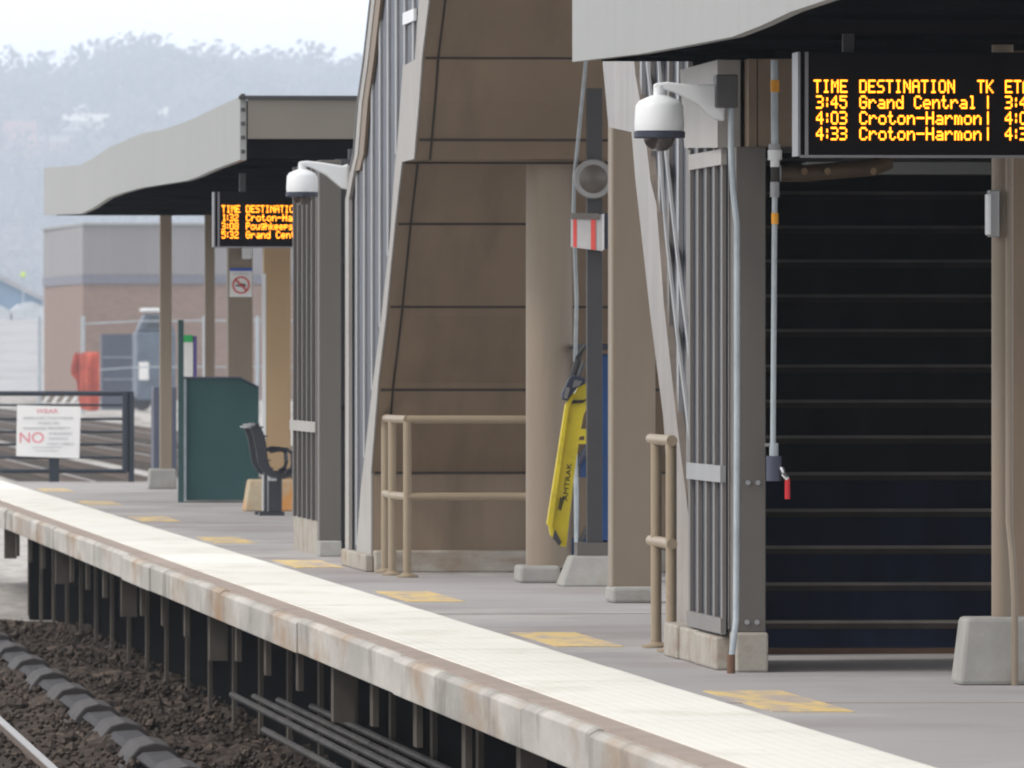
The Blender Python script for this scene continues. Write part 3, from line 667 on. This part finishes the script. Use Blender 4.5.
def board(label, s, x0, x1, ytop, ybot, lines, px_, pz_, yr):
    Y = Y_(s); t = thing('departure_board', label, 'departure board', (X_(x0,s), Y, Z_(ybot,s)), 'led departure boards')
    MB().box(X_(x0,s), X_(x1,s), Y, Y+.22, Z_(ybot,s), Z_(ytop,s)).build('cabinet', 'led_box', t, bevel=.004)
    MB().box(X_(x0,s)-.012, X_(x0,s)-.001, Y-.02, Y+.24, Z_(ybot,s), Z_(ytop,s)).box(X_(x0,s)+.02, X_(x0,s)+.035, Y-.015, Y-.001, Z_(ybot,s)+.0, Z_(ytop,s)).build('frame', 'led_frame', t)
    MB().box(X_(x0,s), X_(x1,s), Y-.012, Y-.001, Z_(ybot,s)-.008, Z_(ybot,s)+.004).build('bottom_trim', 'led_frame', t)
    mb = MB().box(X_(x0,s)+.2, X_(x0,s)+.25, Y+.08, Y+.13, Z_(ytop,s), 2.97).box(X_(x1,s)-.25, X_(x1,s)-.2, Y+.08, Y+.13, Z_(ytop,s), 2.97); mb.build('hanger', 'gray_dark', t)
    for ln in lines:
        yy = ln[0]
        for px, txt in ln[1]: mb = MB(); led_line(mb, txt, X_(px,s), Z_(yy+.8*s/225,s), px_*(1.045 if txt == 'Grand Central' else 1.09 if txt.startswith('Crot') else 1.01)/s, pz_/s, Y-.003, X_(x1,s)-.03); mb.build('lit_text', 'led', t)
    return t
board('large LED departure board hanging at upper right, first train 3:45', 225, 800, 1150, 52, 156,
      [(79, [(813.5, 'TIME'), (859.5, 'DESTINATION'), (978, 'TK'), (1006, 'ETA')]),
       (94.8, [(816, '3:45'), (859.5, 'Grand Central'), (988, '|'), (1006, '3:45')]),
       (110.6, [(816, '4:03'), (859.5, 'Croton-Harmon'), (988, '|'), (1006, '4:03')]),
       (126.3, [(816, '4:33'), (859.5, 'Croton-Harmon'), (988, '|'), (1006, '4:33')])], 1.46, 1.88, None)
board('smaller far LED departure board under the wavy canopy, first train 1:32', 125, 215, 340, 192, 247,
      [(205, [(221.5, 'TIME'), (246, 'DESTINATION')]), (213.6, [(223, '1:32'), (246, 'Croton-Harmon')]),
       (222.2, [(221.5, '3:08'), (246, 'Poughkeepsie')]), (230.8, [(221.5, '5:32'), (246, 'Grand Central')])], .80, 1.03, None)

# ================================================================== items between the stairs
s = 153.
t = thing('dark_post', 'dark grey steel post between the two brown columns, on a sloped concrete block', 'post', (X_(597,s), Y_(s), 0))
MB().box(X_(587.5,s), X_(603,s), Y_(s), Y_(s)+.08, .2, Z_(88,s)).build('shaft', 'gray_dark', t, bevel=.005)
MB().taper(X_(560,s), X_(625,s), Y_(s)-.15, Y_(s)+.35, 0, .2, .075).build('base', 'concrete', t, bevel=.015)
MB().box(X_(577,s), X_(610,s), Y_(s)-.06, Y_(s)+.2, .19, .285).build('base_plate', 'gray_post', t)
t = thing('convex_mirror', 'round convex mirror with pale ring above the red and white sign', 'mirror', (X_(592,s), Y_(s)-.1, Z_(179,s)))
MB().lathe((X_(593,s), Y_(s)-.06, Z_(179,s)), [(.001, -.04), (.05, -.036), (.085, -.022), (.10, -.01), (.10, .02)], 36, 'y').build('mirror_glass', 'mirror', t, smooth=True)
MB().lathe((X_(593,s), Y_(s)-.055, Z_(179,s)), [(.102, -.02), (.122, -.025), (.130, -.01), (.122, .02), (.102, .02)], 36, 'y').build('ring', 'ring', t, smooth=True)
t = thing('small_sign', 'tilted white sign with two red bars on the dark post', 'sign', (X_(590,s), Y_(s)-.1, Z_(232,s)))
def sgp(px, py, dy): return (X_(px,s), Y_(s)-.10+dy, Z_(py,s))
def plate(c, th, name, m, par):
    mb = MB(); vs = [sgp(px, py, d) for px, py, d in c]+[sgp(px, py, d+th) for px, py, d in c]
    mb.add(vs, [(0,1,2,3), (7,6,5,4), (0,4,5,1), (1,5,6,2), (2,6,7,3), (3,7,4,0)]); return mb.build(name, m, par)
plate([(571, 247, .06), (601, 251, -.04), (601, 214.5, -.04), (571, 217, .06)], .02, 'panel', 'sign_grey', t)
plate([(573, 247, .05), (576.5, 247.4, .04), (576.5, 217, .04), (573, 217.2, .05)], .004, 'red_bar', 'red_sign', t)
plate([(590, 249.5, -.01), (594.5, 250, -.025), (594.5, 219, -.025), (590, 218.6, -.01)], .004, 'red_bar', 'red_sign', t)
plate([(601, 251, -.041), (603.5, 249, .0), (603.5, 213.5, .0), (601, 214.5, -.041)], .01, 'edge', 'white_sign', t)
plate([(571, 219, .055), (598, 219.5, -.045), (598, 213.5, -.045), (571, 213, .055)], .01, 'holder', 'gray_post', t)
MB().box(X_(601,s), X_(608,s), Y_(s)-.05, Y_(s)-.005, Z_(249,s), Z_(213,s)).build('backing', 'cam_ring', t)
t = thing('thin_conduit', 'thin pale conduit running down behind the yellow ramp', 'conduit', (X_(574,s), Y_(s)+.1, 0))
s = 151.3; yy = Y_(s)
MB().tube([(X_(a, q), Y_(q), Z_(b, q)) for a, b, q in [(588, 40, 155), (585, 75, 154.5), (575, 175, 152.7), (574, 210, 152.5), (577, 300, 152.2), (575.5, 375, 151.3), (576, 470, 151.3), (577, 580, 151.3)]], .013, 8).build('pipe', 'galv', t, smooth=True)

s = 153.
# yellow bridge plate + blue wheelchair lift
s = 150.5
t = thing('wheelchair_lift', 'blue wheelchair lift with folded yellow ramp leaning beside the dark post', 'wheelchair lift', (X_(580,s), Y_(s)+.4, 0))
Yl = Y_(s)
mb = MB().box(X_(600,s), X_(612,s), Yl, Yl+.5, .05, 1.52).build('mast', 'blue', t, bevel=.01)
MB().box(X_(556,s), X_(612,s), Yl, Yl+.6, .12, .29).build('base', 'blue', t, bevel=.01)
MB().tube([(X_(566,s), Yl+.1, .05), (X_(566,s), Yl+.16, .05)], .05, 14).build('wheel', 'black', t)
MB().tube([(X_(577,s), Yl+.03, .2), (X_(577,s), Yl+.03, .8), (X_(590,s), Yl+.03, .9)], .02, 8).build('brace', 'galv', t, smooth=True)
MB().tube([(X_(577,s), Yl-.02, .22), (X_(592,s), Yl-.02, .42)], .018, 8).build('brace', 'box_gray', t, smooth=True)
MB().tube([(X_(577,s), Yl-.02, .78), (X_(592,s), Yl-.02, .95)], .022, 8).build('brace', 'cabinet', t, smooth=True)
MB().box(X_(581,s), X_(600,s), Yl, Yl+.05, .70, .84).build('crossbar', 'blue', t)
MB().lathe((X_(594,s), Yl-.1, Z_(350,s)), [(.14, 0), (.165, .015), (.14, .04)], 24).build('hand_wheel', 'cam_ring', t, smooth=True)
# yellow ramp: channel with a flange
s = 152.2; Yr = Y_(s)
def rp(px, py): return (X_(px,s), Z_(py,s))
t2 = thing('yellow_ramp', 'bright yellow folded bridge plate with black lettering leaning by the dark post', 'ramp', (X_(560,s), Yr, 0))
MB().prism_xz([rp(546.5, 524), rp(565, 405), rp(572, 392), rp(575, 394), rp(568.5, 408), rp(551.5, 530)], Yr-.07, Yr).build('side_flange', 'yellow', t2, bevel=.004)
body = MB().prism_xz([rp(551.6, 530), rp(568.6, 408), rp(575, 394), rp(580, 384), rp(592, 384), rp(592, 398), rp(584, 415), rp(580, 436), rp(574, 480), rp(566.5, 547), rp(560, 543)], Yr-.012, Yr+.02).build('ramp_plate', 'yellow', t2, bevel=.003)
MB().prism_xz([rp(548, 524), rp(552, 529), rp(565, 547), rp(560, 546), rp(550, 535)], Yr-.08, Yr-.015).build('lip', 'yellow', t2)
MB().prism_xz([rp(554, 529), rp(561, 542), rp(558.5, 546), rp(552, 538)], Yr-.09, Yr-.081).build('lip_pad', 'gray_dark', t2)
MB().prism_xz([rp(577, 437), rp(577, 429), rp(590, 429), rp(590, 444), rp(576, 444), rp(576.5, 441), rp(585, 440), rp(585, 436)], Yr-.014, Yr+.018).build('bracket', 'yellow', t2)
text_on('AMTRAK', 'lettering', 'black', t2, (X_(567.5,s), Yr-.016, Z_(482,s)), .032, .25, roll=math.atan2(1, .12))
MB().prism_xz([rp(560, 510), rp(563, 496), rp(565, 497), rp(561, 511)], Yr-.016, Yr-.013).prism_xz([rp(558.5, 509), rp(560.5, 497), rp(562, 498), rp(559.5, 510)], Yr-.016, Yr-.013).build('emblem', 'black', t2)
MB().prism_xz([rp(566, 404), rp(583, 403), rp(588, 398.5), rp(583, 400), rp(567, 400)], Yr-.05, Yr-.02).build('strap', 'black', t2)
MB().prism_xz([rp(561, 394), rp(568, 378), rp(574, 375), rp(585, 378), rp(584, 384), rp(576, 388), rp(566, 401), rp(561, 399)], Yr-.12, Yr-.02).build('latch', 'cam_ring', t2, bevel=.008)
MB().prism_xz([rp(562, 398), rp(565, 387), rp(569, 388), rp(566, 399)], Yr-.13, Yr-.121).prism_xz([rp(571, 388), rp(573, 380), rp(581, 381), rp(578, 386)], Yr-.13, Yr-.121).build('latch_plate', 'chrome', t2)
MB().tube([(X_(571,s), Yr-.06, Z_(383,s)), (X_(578,s), Yr-.05, Z_(360,s)), (X_(583,s), Yr-.0, Z_(345,s))], .025, 8).build('handle', 'black', t2, smooth=True)
MB().tube([(X_(576,s), Yr-.07, Z_(383,s)), (X_(583,s), Yr-.06, Z_(362,s))], .02, 8).build('handle', 'box_gray', t2, smooth=True)

# ================================================================== standpipe with red valve, pipes near the sign
s = 210.6; Yp = Y_(s)
t = thing('standpipe', 'pale vertical standpipe with dark valve and red lever in the near stair opening', 'pipe', (X_(775,s), Yp, Z_(490,s)))
def seg(px0, y0, px1, y1, r, m, name): MB().tube([(X_(px0,s), Yp, Z_(y0,s)), (X_(px1,s), Yp, Z_(y1,s))], r, 14).build(name, m, t, smooth=True)
seg(774.5, 60, 775, 146, .018, 'galv', 'pipe'); seg(775, 176, 773, 460, .0135, 'galv', 'pipe')
seg(775, 144, 775, 150, .030, 'alum', 'coupling'); seg(775, 150, 775, 160, .034, 'white_plastic', 'coupling'); seg(775, 160, 775, 167, .022, 'white_plastic', 'coupling')
seg(775, 167, 775, 182, .020, 'pipe_dark', 'coupling'); seg(775, 182, 775, 197, .023, 'alum', 'coupling')
seg(775, 213, 775, 224, .017, 'orange_tape', 'tape'); seg(775, 80, 775, 92, .0215, 'orange_tape', 'tape')
seg(774, 443, 774, 457, .022, 'galv', 'coupling'); seg(774, 456, 774, 481, .037, 'cabinet', 'valve_body')
MB().tube([(X_(765,s), Yp, Z_(445,s)), (X_(774,s), Yp, Z_(445,s))], .008, 8).build('clamp', 'alum', t)
MB().tube([(X_(777,s), Yp, Z_(468,s)), (X_(782,s), Yp-.02, Z_(469,s)), (X_(783,s), Yp-.03, Z_(474,s)), (X_(787,s), Yp-.03, Z_(479,s))], .014, 8).build('valve_stem', 'chrome', t, smooth=True)
MB().tube([(X_(787,s), Yp-.03, Z_(479,s)), (X_(787,s), Yp-.03, Z_(499,s))], .013, 8).build('lever', 'red_handle', t, smooth=True)
s = 205; t = thing('waste_pipe', 'thick brown curved pipe under the large departure board', 'pipe', (X_(785,s), 58.4, Z_(175,s)))
MB().tube([(X_(776,s), 58.3, Z_(174,s)), (X_(800,s), 58.3, Z_(174,s)), (X_(870,s), 58.35, Z_(168,s)), (X_(885,s), 58.4, Z_(162,s)), (X_(893,s), 58.4, Z_(150,s)), (X_(893,s), 58.4, Z_(120,s))], .042, 14).build('pipe', 'pipe_brown', t, smooth=True)
for px in (799, 822, 868): MB().lathe((X_(px,s), 58.27, Z_(172,s)), [(.016, -.02), (.018, .0), (.001, .001)], 10, 'y').build('clamp', 'brown_wood', t)

# ================================================================== green bin / board, bench, no-smoking sign
s = 97.
t = thing('green_box', 'dark green plywood bin with a clipped corner and tall corner post', 'bin', (X_(183,s), Y_(s), 0))
MB().prism_xz([(X_(184,s), .02), (X_(259,s), .02), (X_(259,s), Z_(388,s)), (X_(240,s), Z_(378.5,s)), (X_(184,s), Z_(378.5,s))], Y_(s), Y_(s)+1.1).build('panel', 'green_board', t, bevel=.01)
MB().box(X_(178,s), X_(183.5,s), Y_(s)-.06, Y_(s)+.0, 0, Z_(320,s)).build('post', 'green_post', t)
MB().prism_xz([(X_(184,s), Z_(378.5,s)), (X_(240,s), Z_(378.5,s)), (X_(259,s), Z_(388,s)), (X_(259,s), Z_(386.3,s)), (X_(240,s), Z_(376.8,s)), (X_(184,s), Z_(376.8,s))], Y_(s)-.03, Y_(s)+1.12).build('lid_edge', 'cabinet', t)
MB().box(X_(183.6,s), X_(186,s), Y_(s)-.05, Y_(s)-.002, .02, Z_(379,s)).build('corner_trim', 'galv', t)
s = 93.5; t = thing('ticket_pylon', 'white upright pylon with green cap and purple side behind the green box', 'pylon', (X_(188,s), Y_(s), 0))
MB().box(X_(181,s), X_(193,s), Y_(s), Y_(s)+.15, 0, Z_(342,s)).build('panel', 'white_sign', t); MB().box(X_(182,s), X_(192.5,s), Y_(s)-.01, Y_(s)+.16, Z_(342,s), Z_(335,s)).build('cap', 'green_top', t)
MB().box(X_(193.3,s), X_(197,s), Y_(s)+.01, Y_(s)+.2, 0, Z_(336,s)).build('side', 'purple', t)
s = 95.; Yn = Y_(s)-.03
t = thing('no_smoking_sign', 'white no-smoking sign with blue top band and red circle on a brown column', 'sign', (X_(240,s), Yn, Z_(283,s)))
MB().box(X_(229.5,s), X_(252,s), Yn-.01, Yn+.01, Z_(297,s), Z_(268,s)).build('panel', 'white_sign', t)
MB().box(X_(229.5,s), X_(252,s), Yn-.016, Yn-.011, Z_(271,s), Z_(268,s)).build('band', 'blue_ink', t)
text_on('NO SMOKING', 'lettering', 'grey_ink', t, (X_(240.7,s), Yn-.014, Z_(273.6,s)), .02, .17)
cx_, cz_ = X_(241,s), Z_(285,s)
mb = MB(); ns = 32
for i in range(ns):
    a = 2*math.pi*i/ns; b2 = 2*math.pi*(i+1)/ns
    vs = []
    for r in (.092, .076):
        for q in (a, b2):
            for y in (Yn-.018, Yn-.012): vs.append((cx_+r*math.cos(q), y, cz_+r*math.sin(q)))
    mb.add(vs, [(0,2,6,4), (1,5,7,3), (0,1,3,2), (4,6,7,5)])
d = .06; e = .007
mb.add([(cx_-d-e, Yn-.018, cz_+d-e), (cx_-d+e, Yn-.018, cz_+d+e), (cx_+d+e, Yn-.018, cz_-d+e), (cx_+d-e, Yn-.018, cz_-d-e)], [(0,1,2,3)])
mb.build('red_circle', 'red_sign', t)
MB().box(cx_-.055, cx_+.05, Yn-.0165, Yn-.0125, cz_-.014, cz_+.002).box(cx_+.0, cx_+.04, Yn-.0165, Yn-.0125, cz_+.006, cz_+.016).build('cigarette', 'black', t)
MB().box(X_(240,s)+.02, X_(251,s), Yn-.12, Yn+.0, Z_(259,s), Z_(247,s)).build('lamp', 'white_plastic', t, bevel=.01)
# bench
s = 106.; Yb = Y_(s)
t = thing('bench', 'black metal platform bench seen end-on, curved back and loop armrest', 'bench', (X_(268,s), Yb, 0))
def bp_(px, py): return (X_(px,s), Z_(py,s))
back = [bp_(249, 427), bp_(252, 425), bp_(257, 424), bp_(261, 427), bp_(265, 436), bp_(267, 448), bp_(268, 460), bp_(271, 468), bp_(277, 473), bp_(284, 474), bp_(292, 472)]
thk = [bp_(292, 477), bp_(284, 479), bp_(272, 478), bp_(264, 473), bp_(258, 463), bp_(256, 450), bp_(254, 438), bp_(251, 430)]
for yy in (0, 1.1): MB().prism_xz(back+thk, Yb+yy, Yb+yy+.05).build('end_frame', 'bench_black', t)
n = 11
for i in range(n):
    f_ = i/(n-1)*(len(back)-1); k = min(int(f_), len(back)-2); u = f_-k
    x = back[k][0]+(back[k+1][0]-back[k][0])*u; z = back[k][1]+(back[k+1][1]-back[k][1])*u
    MB().box(x-.02, x+.022, Yb-.05, Yb+1.2, z-.01, z+.004).build('slat', 'alum' if i < 2 else 'bench_black', t)  # top slats paler: their glints are put into the colour
for yy in (0, 1.1):
    loop = [(X_(281+a_*11.5,s), Yb+yy, Z_(462-b_*12,s)) for a_, b_ in [(-1, .9), (-.2, 1.05), (.6, 1.0), (1, .7), (1.05, 0), (.9, -.6), (.4, -.9)]]
    MB().tube(loop, .022, 8).build('armrest', 'bench_black', t, smooth=True)
for q in (.1, .8):
    MB().box(X_(269,s), X_(283,s), Yb+q, Yb+q+.2, 0.03, .42).build('pedestal', 'bench_black', t, bevel=.01)
    MB().box(X_(260,s), X_(285,s), Yb+q-.05, Yb+q+.25, 0, .035).build('foot', 'bench_black', t)
MB().box(X_(268,s), X_(277,s), Yb+.05, Yb+.09, .33, .37).build('bracket', 'chrome', t)

# ================================================================== end railing with sign
s = 83.3; Yf = Y_(s)
t = thing('end_railing', 'dark blue-grey horizontal-bar railing closing the far end of the platform', 'railing', (X_(60,s), Yf, 0))
for py, r in [(393.5, .03), (405, .014), (419, .016), (432, .016), (444.5, .016), (457.5, .016), (471, .026)]:
    MB().tube([(4.0, Yf, Z_(py,s)), (X_(127,s), Yf, Z_(py,s))], r, 8).build('bar', 'gate_paint', t, smooth=True)
for px, wd in ((125.5, .042), (131.3, .036)): MB().tube([(X_(px,s), Yf-.01, 0 if px > 130 else .12), (X_(px,s), Yf-.01, Z_(391.5,s))], wd, 14).build('post', 'gate_paint', t, smooth=True)
MB().box(X_(49,s), X_(59,s), Yf-.03, Yf+.03, 0, Z_(440,s)).build('post', 'gate_paint', t)
t = thing('warning_sign', 'white sign about approved footwear, with a large red NO, on the end railing', 'sign', (X_(48,s), Yf-.05, Z_(432,s)))
mb = MB(); c = [(16, 456, 0), (79, 458.5, 0), (80.5, 407, 0), (17, 405, 0)]
vs = [(X_(px,s), Yf-.06, Z_(py,s)) for px, py, d in c]+[(X_(px,s), Yf-.045, Z_(py,s)) for px, py, d in c]
mb.add(vs, [(0,1,2,3), (7,6,5,4), (0,4,5,1), (1,5,6,2), (2,6,7,3), (3,7,4,0)]); mb.build('panel', 'white_sign', t)
def st(txt, px, py, h, wpx, m): text_on(txt, 'lettering', m, t, (X_(px,s), Yf-.064, Z_(py,s)), h/s, wpx/s)
st('WEAR', 47, 411, 4.2, 22, 'pink_ink'); st('APPROVED FOOTWEAR', 48, 418, 2.6, 50, 'grey_ink'); st('WHILE ON', 48, 423, 2.6, 21, 'grey_ink')
st('RAILROAD PROPERTY', 47, 428.2, 2.6, 47, 'grey_ink'); st('NO', 31.5, 437.5, 10.5, 24, 'pink_ink')
st('SNEAKERS', 60, 433.5, 2.6, 23, 'grey_ink'); st('SANDALS', 58, 438.5, 2.6, 19, 'grey_ink'); st('HIGH HEELS', 60.5, 443.8, 2.6, 26, 'grey_ink')
MB().box(X_(32,s), X_(62,s), Yf-.064, Yf-.061, Z_(447.7,s), Z_(447,s)).box(X_(35,s), X_(58,s), Yf-.064, Yf-.061, Z_(451,s), Z_(450.4,s)).build('fine_print', 'grey_ink', t)

# dark cabinet behind slim column
s = 80.; Yk = Y_(s); t = thing('relay_cabinet', 'dark blue cabinet with pale edge standing behind the slim left canopy column', 'cabinet', (X_(163,s), Yk, -1.2))
MB().box(X_(154,s), X_(177,s), Yk+.1, Yk+.8, -1.22, Z_(387,s)).build('body', 'cabinet', t, bevel=.01)

# ================================================================== background building and yard
s = 16.; Yb = Y_(s)
t = thing('brick_building', 'long flat-roofed building, brick below and grey metal cladding above, beyond the tracks', 'building', (X_(83,s), Yb, -1.2))
xL = X_(83,s); xR = xL+24; ybk = Yb+30; sl = s*.965; xl2 = X_(44, F/(Yb+30))
def ringwall(z0, z1, off, name, m):
    o_ = off; mb = MB(); vs = []
    base = [(xL-o_*.3, Yb-o_), (xR+o_, Yb-o_), (xR+o_, ybk), (xl2-o_, ybk)]
    vs = [(x, y, z0) for x, y in base]+[(x, y, z1) for x, y in base]
    mb.add(vs, [(0,1,5,4), (1,2,6,5), (2,3,7,6), (3,0,4,7), (4,5,6,7), (3,2,1,0)]); return mb.build(name, m, t)
ringwall(-1.25, Z_(284,s), 0, 'wall', 'brick'); ringwall(Z_(284,s)+.01, Z_(274.5,s), .10, 'trim', 'cladding_trim')
ringwall(Z_(274.5,s)+.01, Z_(225,s), .04, 'cladding', 'cladding'); ringwall(Z_(225,s)+.01, Z_(222.5,s), .2, 'roof', 'fascia')
for px, py0, py1 in ((64, 300, 388), (69, 330, 390)):
    pass
# chain-link fence
s = 21.; Yq = Y_(s); t = thing('chain_link_fence', 'galvanised chain-link fence posts in front of the brick building', 'fence', (X_(40,s), Yq, -1.2))
for px in (39.5, 83, 162, 205, 258): MB().tube([(X_(px,s), Yq, -1.2), (X_(px,s), Yq, Z_(316,s))], .09, 8).build('post', 'galv', t)
MB().tube([(X_(83,s), Yq, Z_(324,s)), (X_(140,s), Yq, Z_(321,s)), (X_(300,s), Yq, Z_(320,s))], .04, 6).build('top_rail', 'galv', t)
MB().tube([(X_(83,s), Yq, Z_(371,s)), (X_(140,s), Yq, Z_(367,s)), (X_(300,s), Yq, Z_(367,s))], .035, 6).build('middle_rail', 'galv', t)
s = 21.4; Yq = Y_(s)
t = thing('safety_net', 'bright orange safety netting hung on a fence in front of the brick building', 'netting', (X_(88,s), Yq, -1.2))
rr = random.Random(4); mb = MB()
cols = [(71, 368, 374), (74, 354, 378), (77, 352, 381), (78, 353, 396), (80, 354, 409), (84, 352, 410), (88, 352, 411), (92, 352, 411), (96, 352, 411), (99.5, 353, 410)]
for (a, b0, c0), (d, e0, f0) in zip(cols, cols[1:]):
    j = rr.uniform(-.3, .3); mb.add([(X_(a,s), Yq+j, Z_(b0,s)), (X_(d,s), Yq, Z_(e0,s)), (X_(d,s), Yq, Z_(f0,s)), (X_(a,s), Yq+j, Z_(c0,s))], [(0,1,2,3)])
    mb.add([(X_(a,s), Yq+j+.05, Z_(b0,s)), (X_(d,s), Yq+.05, Z_(e0,s)), (X_(d,s), Yq+.05, Z_(f0,s)), (X_(a,s), Yq+j+.05, Z_(c0,s))], [(0,1,2,3)])
mb.build('netting', 'orange_net', t)
s = 19.5; Yq = Y_(s); t = thing('signal_cabinet', 'dark blue louvred equipment cabinet right of the orange netting', 'cabinet', (X_(120,s), Yq, -1.2))
MB().box(X_(102,s), X_(136,s), Yq, Yq+2, -1.2, Z_(334,s)).build('body', 'cabinet', t)
for py in (357, 379): MB().box(X_(103,s), X_(135,s), Yq-.05, Yq-.01, Z_(py+.8,s), Z_(py,s)).build('panel_line', 'galv', t)
s = 20.; Yq = Y_(s); t = thing('service_truck', 'blue-grey service truck with white roof mostly hidden by the slim canopy column', 'truck', (X_(155,s), Yq, -1.2))
MB().box(X_(137,s), X_(176,s), Yq, Yq+5, -.7, Z_(332,s)).build('body', 'truck', t, bevel=.1)
MB().prism_xz([(X_(137,s), Z_(332,s)), (X_(176,s), Z_(332,s)), (X_(170,s), Z_(314,s)), (X_(145,s), Z_(314,s))], Yq+.2, Yq+2.4).build('cab', 'truck', t, bevel=.08)
MB().prism_xz([(X_(146,s), Z_(328,s)), (X_(170,s), Z_(328,s)), (X_(167,s), Z_(317,s)), (X_(149,s), Z_(317,s))], Yq+.12, Yq+.19).build('windscreen', 'window_dark', t)
MB().box(X_(142,s), X_(162,s), Yq+.1, Yq+2.4, Z_(312,s), Z_(308,s)).build('roof', 'white_plastic', t, bevel=.08)
MB().box(X_(139,s), X_(149,s), Yq-.04, Yq+.0, Z_(380,s), Z_(362,s)).build('placard', 'white_sign', t)
for px in (143, 168): MB().lathe((X_(px,s), Yq+.6, -.75), [(.45, -.15), (.45, .15)], 20, 'y').build('wheel', 'black', t)
s = 16.8; Yq = Y_(s)
t = thing('road_barricade', 'white-striped barricade board low in front of the brick building', 'barricade', (X_(60,s), Yq, -1.2))
MB().box(X_(40,s), X_(76,s), Yq, Yq+.1, Z_(404,s), Z_(396,s)).build('board', 'brown', t)
for k in range(4): MB().prism_xz([(X_(41+k*9.5,s), Z_(403.5,s)), (X_(45+k*9.5,s), Z_(403.5,s)), (X_(50+k*9.5,s), Z_(396.5,s)), (X_(46+k*9.5,s), Z_(396.5,s))], Yq-.05, Yq-.01).build('stripe', 'white_sign', t)
for px in (44, 72): MB().box(X_(px,s), X_(px+2,s), Yq+.11, Yq+.3, -1.2, Z_(397,s)).build('leg', 'galv', t)
s = 13.5; Yq = Y_(s)
t = thing('sawhorse', 'pale yellow sawhorse at the left edge above the end railing', 'barricade', (X_(6,s), Yq, Z_(392,s)))
MB().tube([(X_(0,s), Yq, Z_(380,s)), (X_(5,s), Yq, Z_(373,s)), (X_(10,s), Yq, Z_(374,s)), (X_(15,s), Yq, Z_(396,s))], .1, 8).build('frame', 'tan', t)
MB().tube([(X_(0,s), Yq+.3, Z_(378,s)), (X_(-6,s), Yq+.3, Z_(396,s))], .1, 8).build('leg', 'tan', t)
# far left: shed roof and tarped boats on the embankment
s = 10.; Yq = Y_(s)
t = thing('boat_shed', 'hazy blue shed with a sloping pale roof edge at the far left', 'shed', (X_(0,s), Yq, 4))
MB().prism_xz([(X_(-70,s), 4), (X_(43,s), 4), (X_(43,s), Z_(300,s)), (X_(0,s), Z_(280,s)), (X_(-70,s), Z_(265,s))], Yq, Yq+15).build('wall', 'blue_roof', t)
MB().prism_xz([(X_(-70,s), Z_(265,s)), (X_(0,s), Z_(280,s)), (X_(43,s), Z_(301,s)), (X_(43,s), Z_(296,s)), (X_(0,s), Z_(274,s)), (X_(-70,s), Z_(258,s))], Yq-.5, Yq+15.5).build('roof', 'slope', t)
for (px, wpx, top, lab) in ((-16, 26, 305, 'white tarped boat at the left edge below the blue shed'), (12, 34, 302, 'white tarped boat between the blue shed and the brick building')):
    s = 10.6; Yq = Y_(s); x0 = X_(px,s); x1 = X_(px+wpx,s); z0 = Z_(322,s)-.4; z1 = Z_(top,s)
    t = thing('covered_boat', lab, 'boat', (x0, Yq, z0), 'tarped boats on the embankment')
    n = 10; pr = [(x0+(x1-x0)*i/n, z0+.9+(z1-z0-.9)*math.sin(math.pi*(.12+.76*i/n))**.7+random.uniform(-.06, .06)) for i in range(n+1)]
    MB().prism_xz([(x0, z0+.6)]+pr+[(x1, z0+.6)], Yq, Yq+6).build('tarp', 'tarp', t); MB().prism_xz([(x0+.2, z0+.59), (x1-.2, z0+.59), (x1-.8, z0), (x0+.8, z0)], Yq+.3, Yq+5.7).build('hull', 'blue_roof', t)
s = 10.3; o = MB().tube([(X_(23,s), Y_(s), Z_(320,s)), (X_(23,s), Y_(s), Z_(270,s))], .08, 6).build('marker_pole', 'galv'); tag(o, 'thin pole with yellow marker in front of the far blue shed', 'pole')
o2 = MB().lathe((X_(23,s), Y_(s)-.1, Z_(274.5,s)), [(.01, -.3), (.25, -.15), (.25, .15), (.01, .3)], 10).build('marker', 'green_top'); o2.parent = o
mk = mat('lime', (.55, .75, .1), .5); o2.data.materials[0] = mk

# ================================================================== haze
m = bpy.data.materials.new('haze'); m.use_nodes = True; t = m.node_tree; t.nodes.remove(t.nodes['Principled BSDF'])
pv = t.nodes.new('ShaderNodeVolumePrincipled'); pv.inputs['Color'].default_value = (.77, .87, 1, 1); pv.inputs['Density'].default_value = .00018
t.links.new(pv.outputs[0], t.nodes['Material Output'].inputs['Volume']); M['haze'] = m
o = MB().box(-3100, 3100, -210, 10150, -6, 262).build('haze', 'haze'); o['kind'] = 'stuff'; tag(o, 'thin bluish haze filling the whole valley', 'haze')
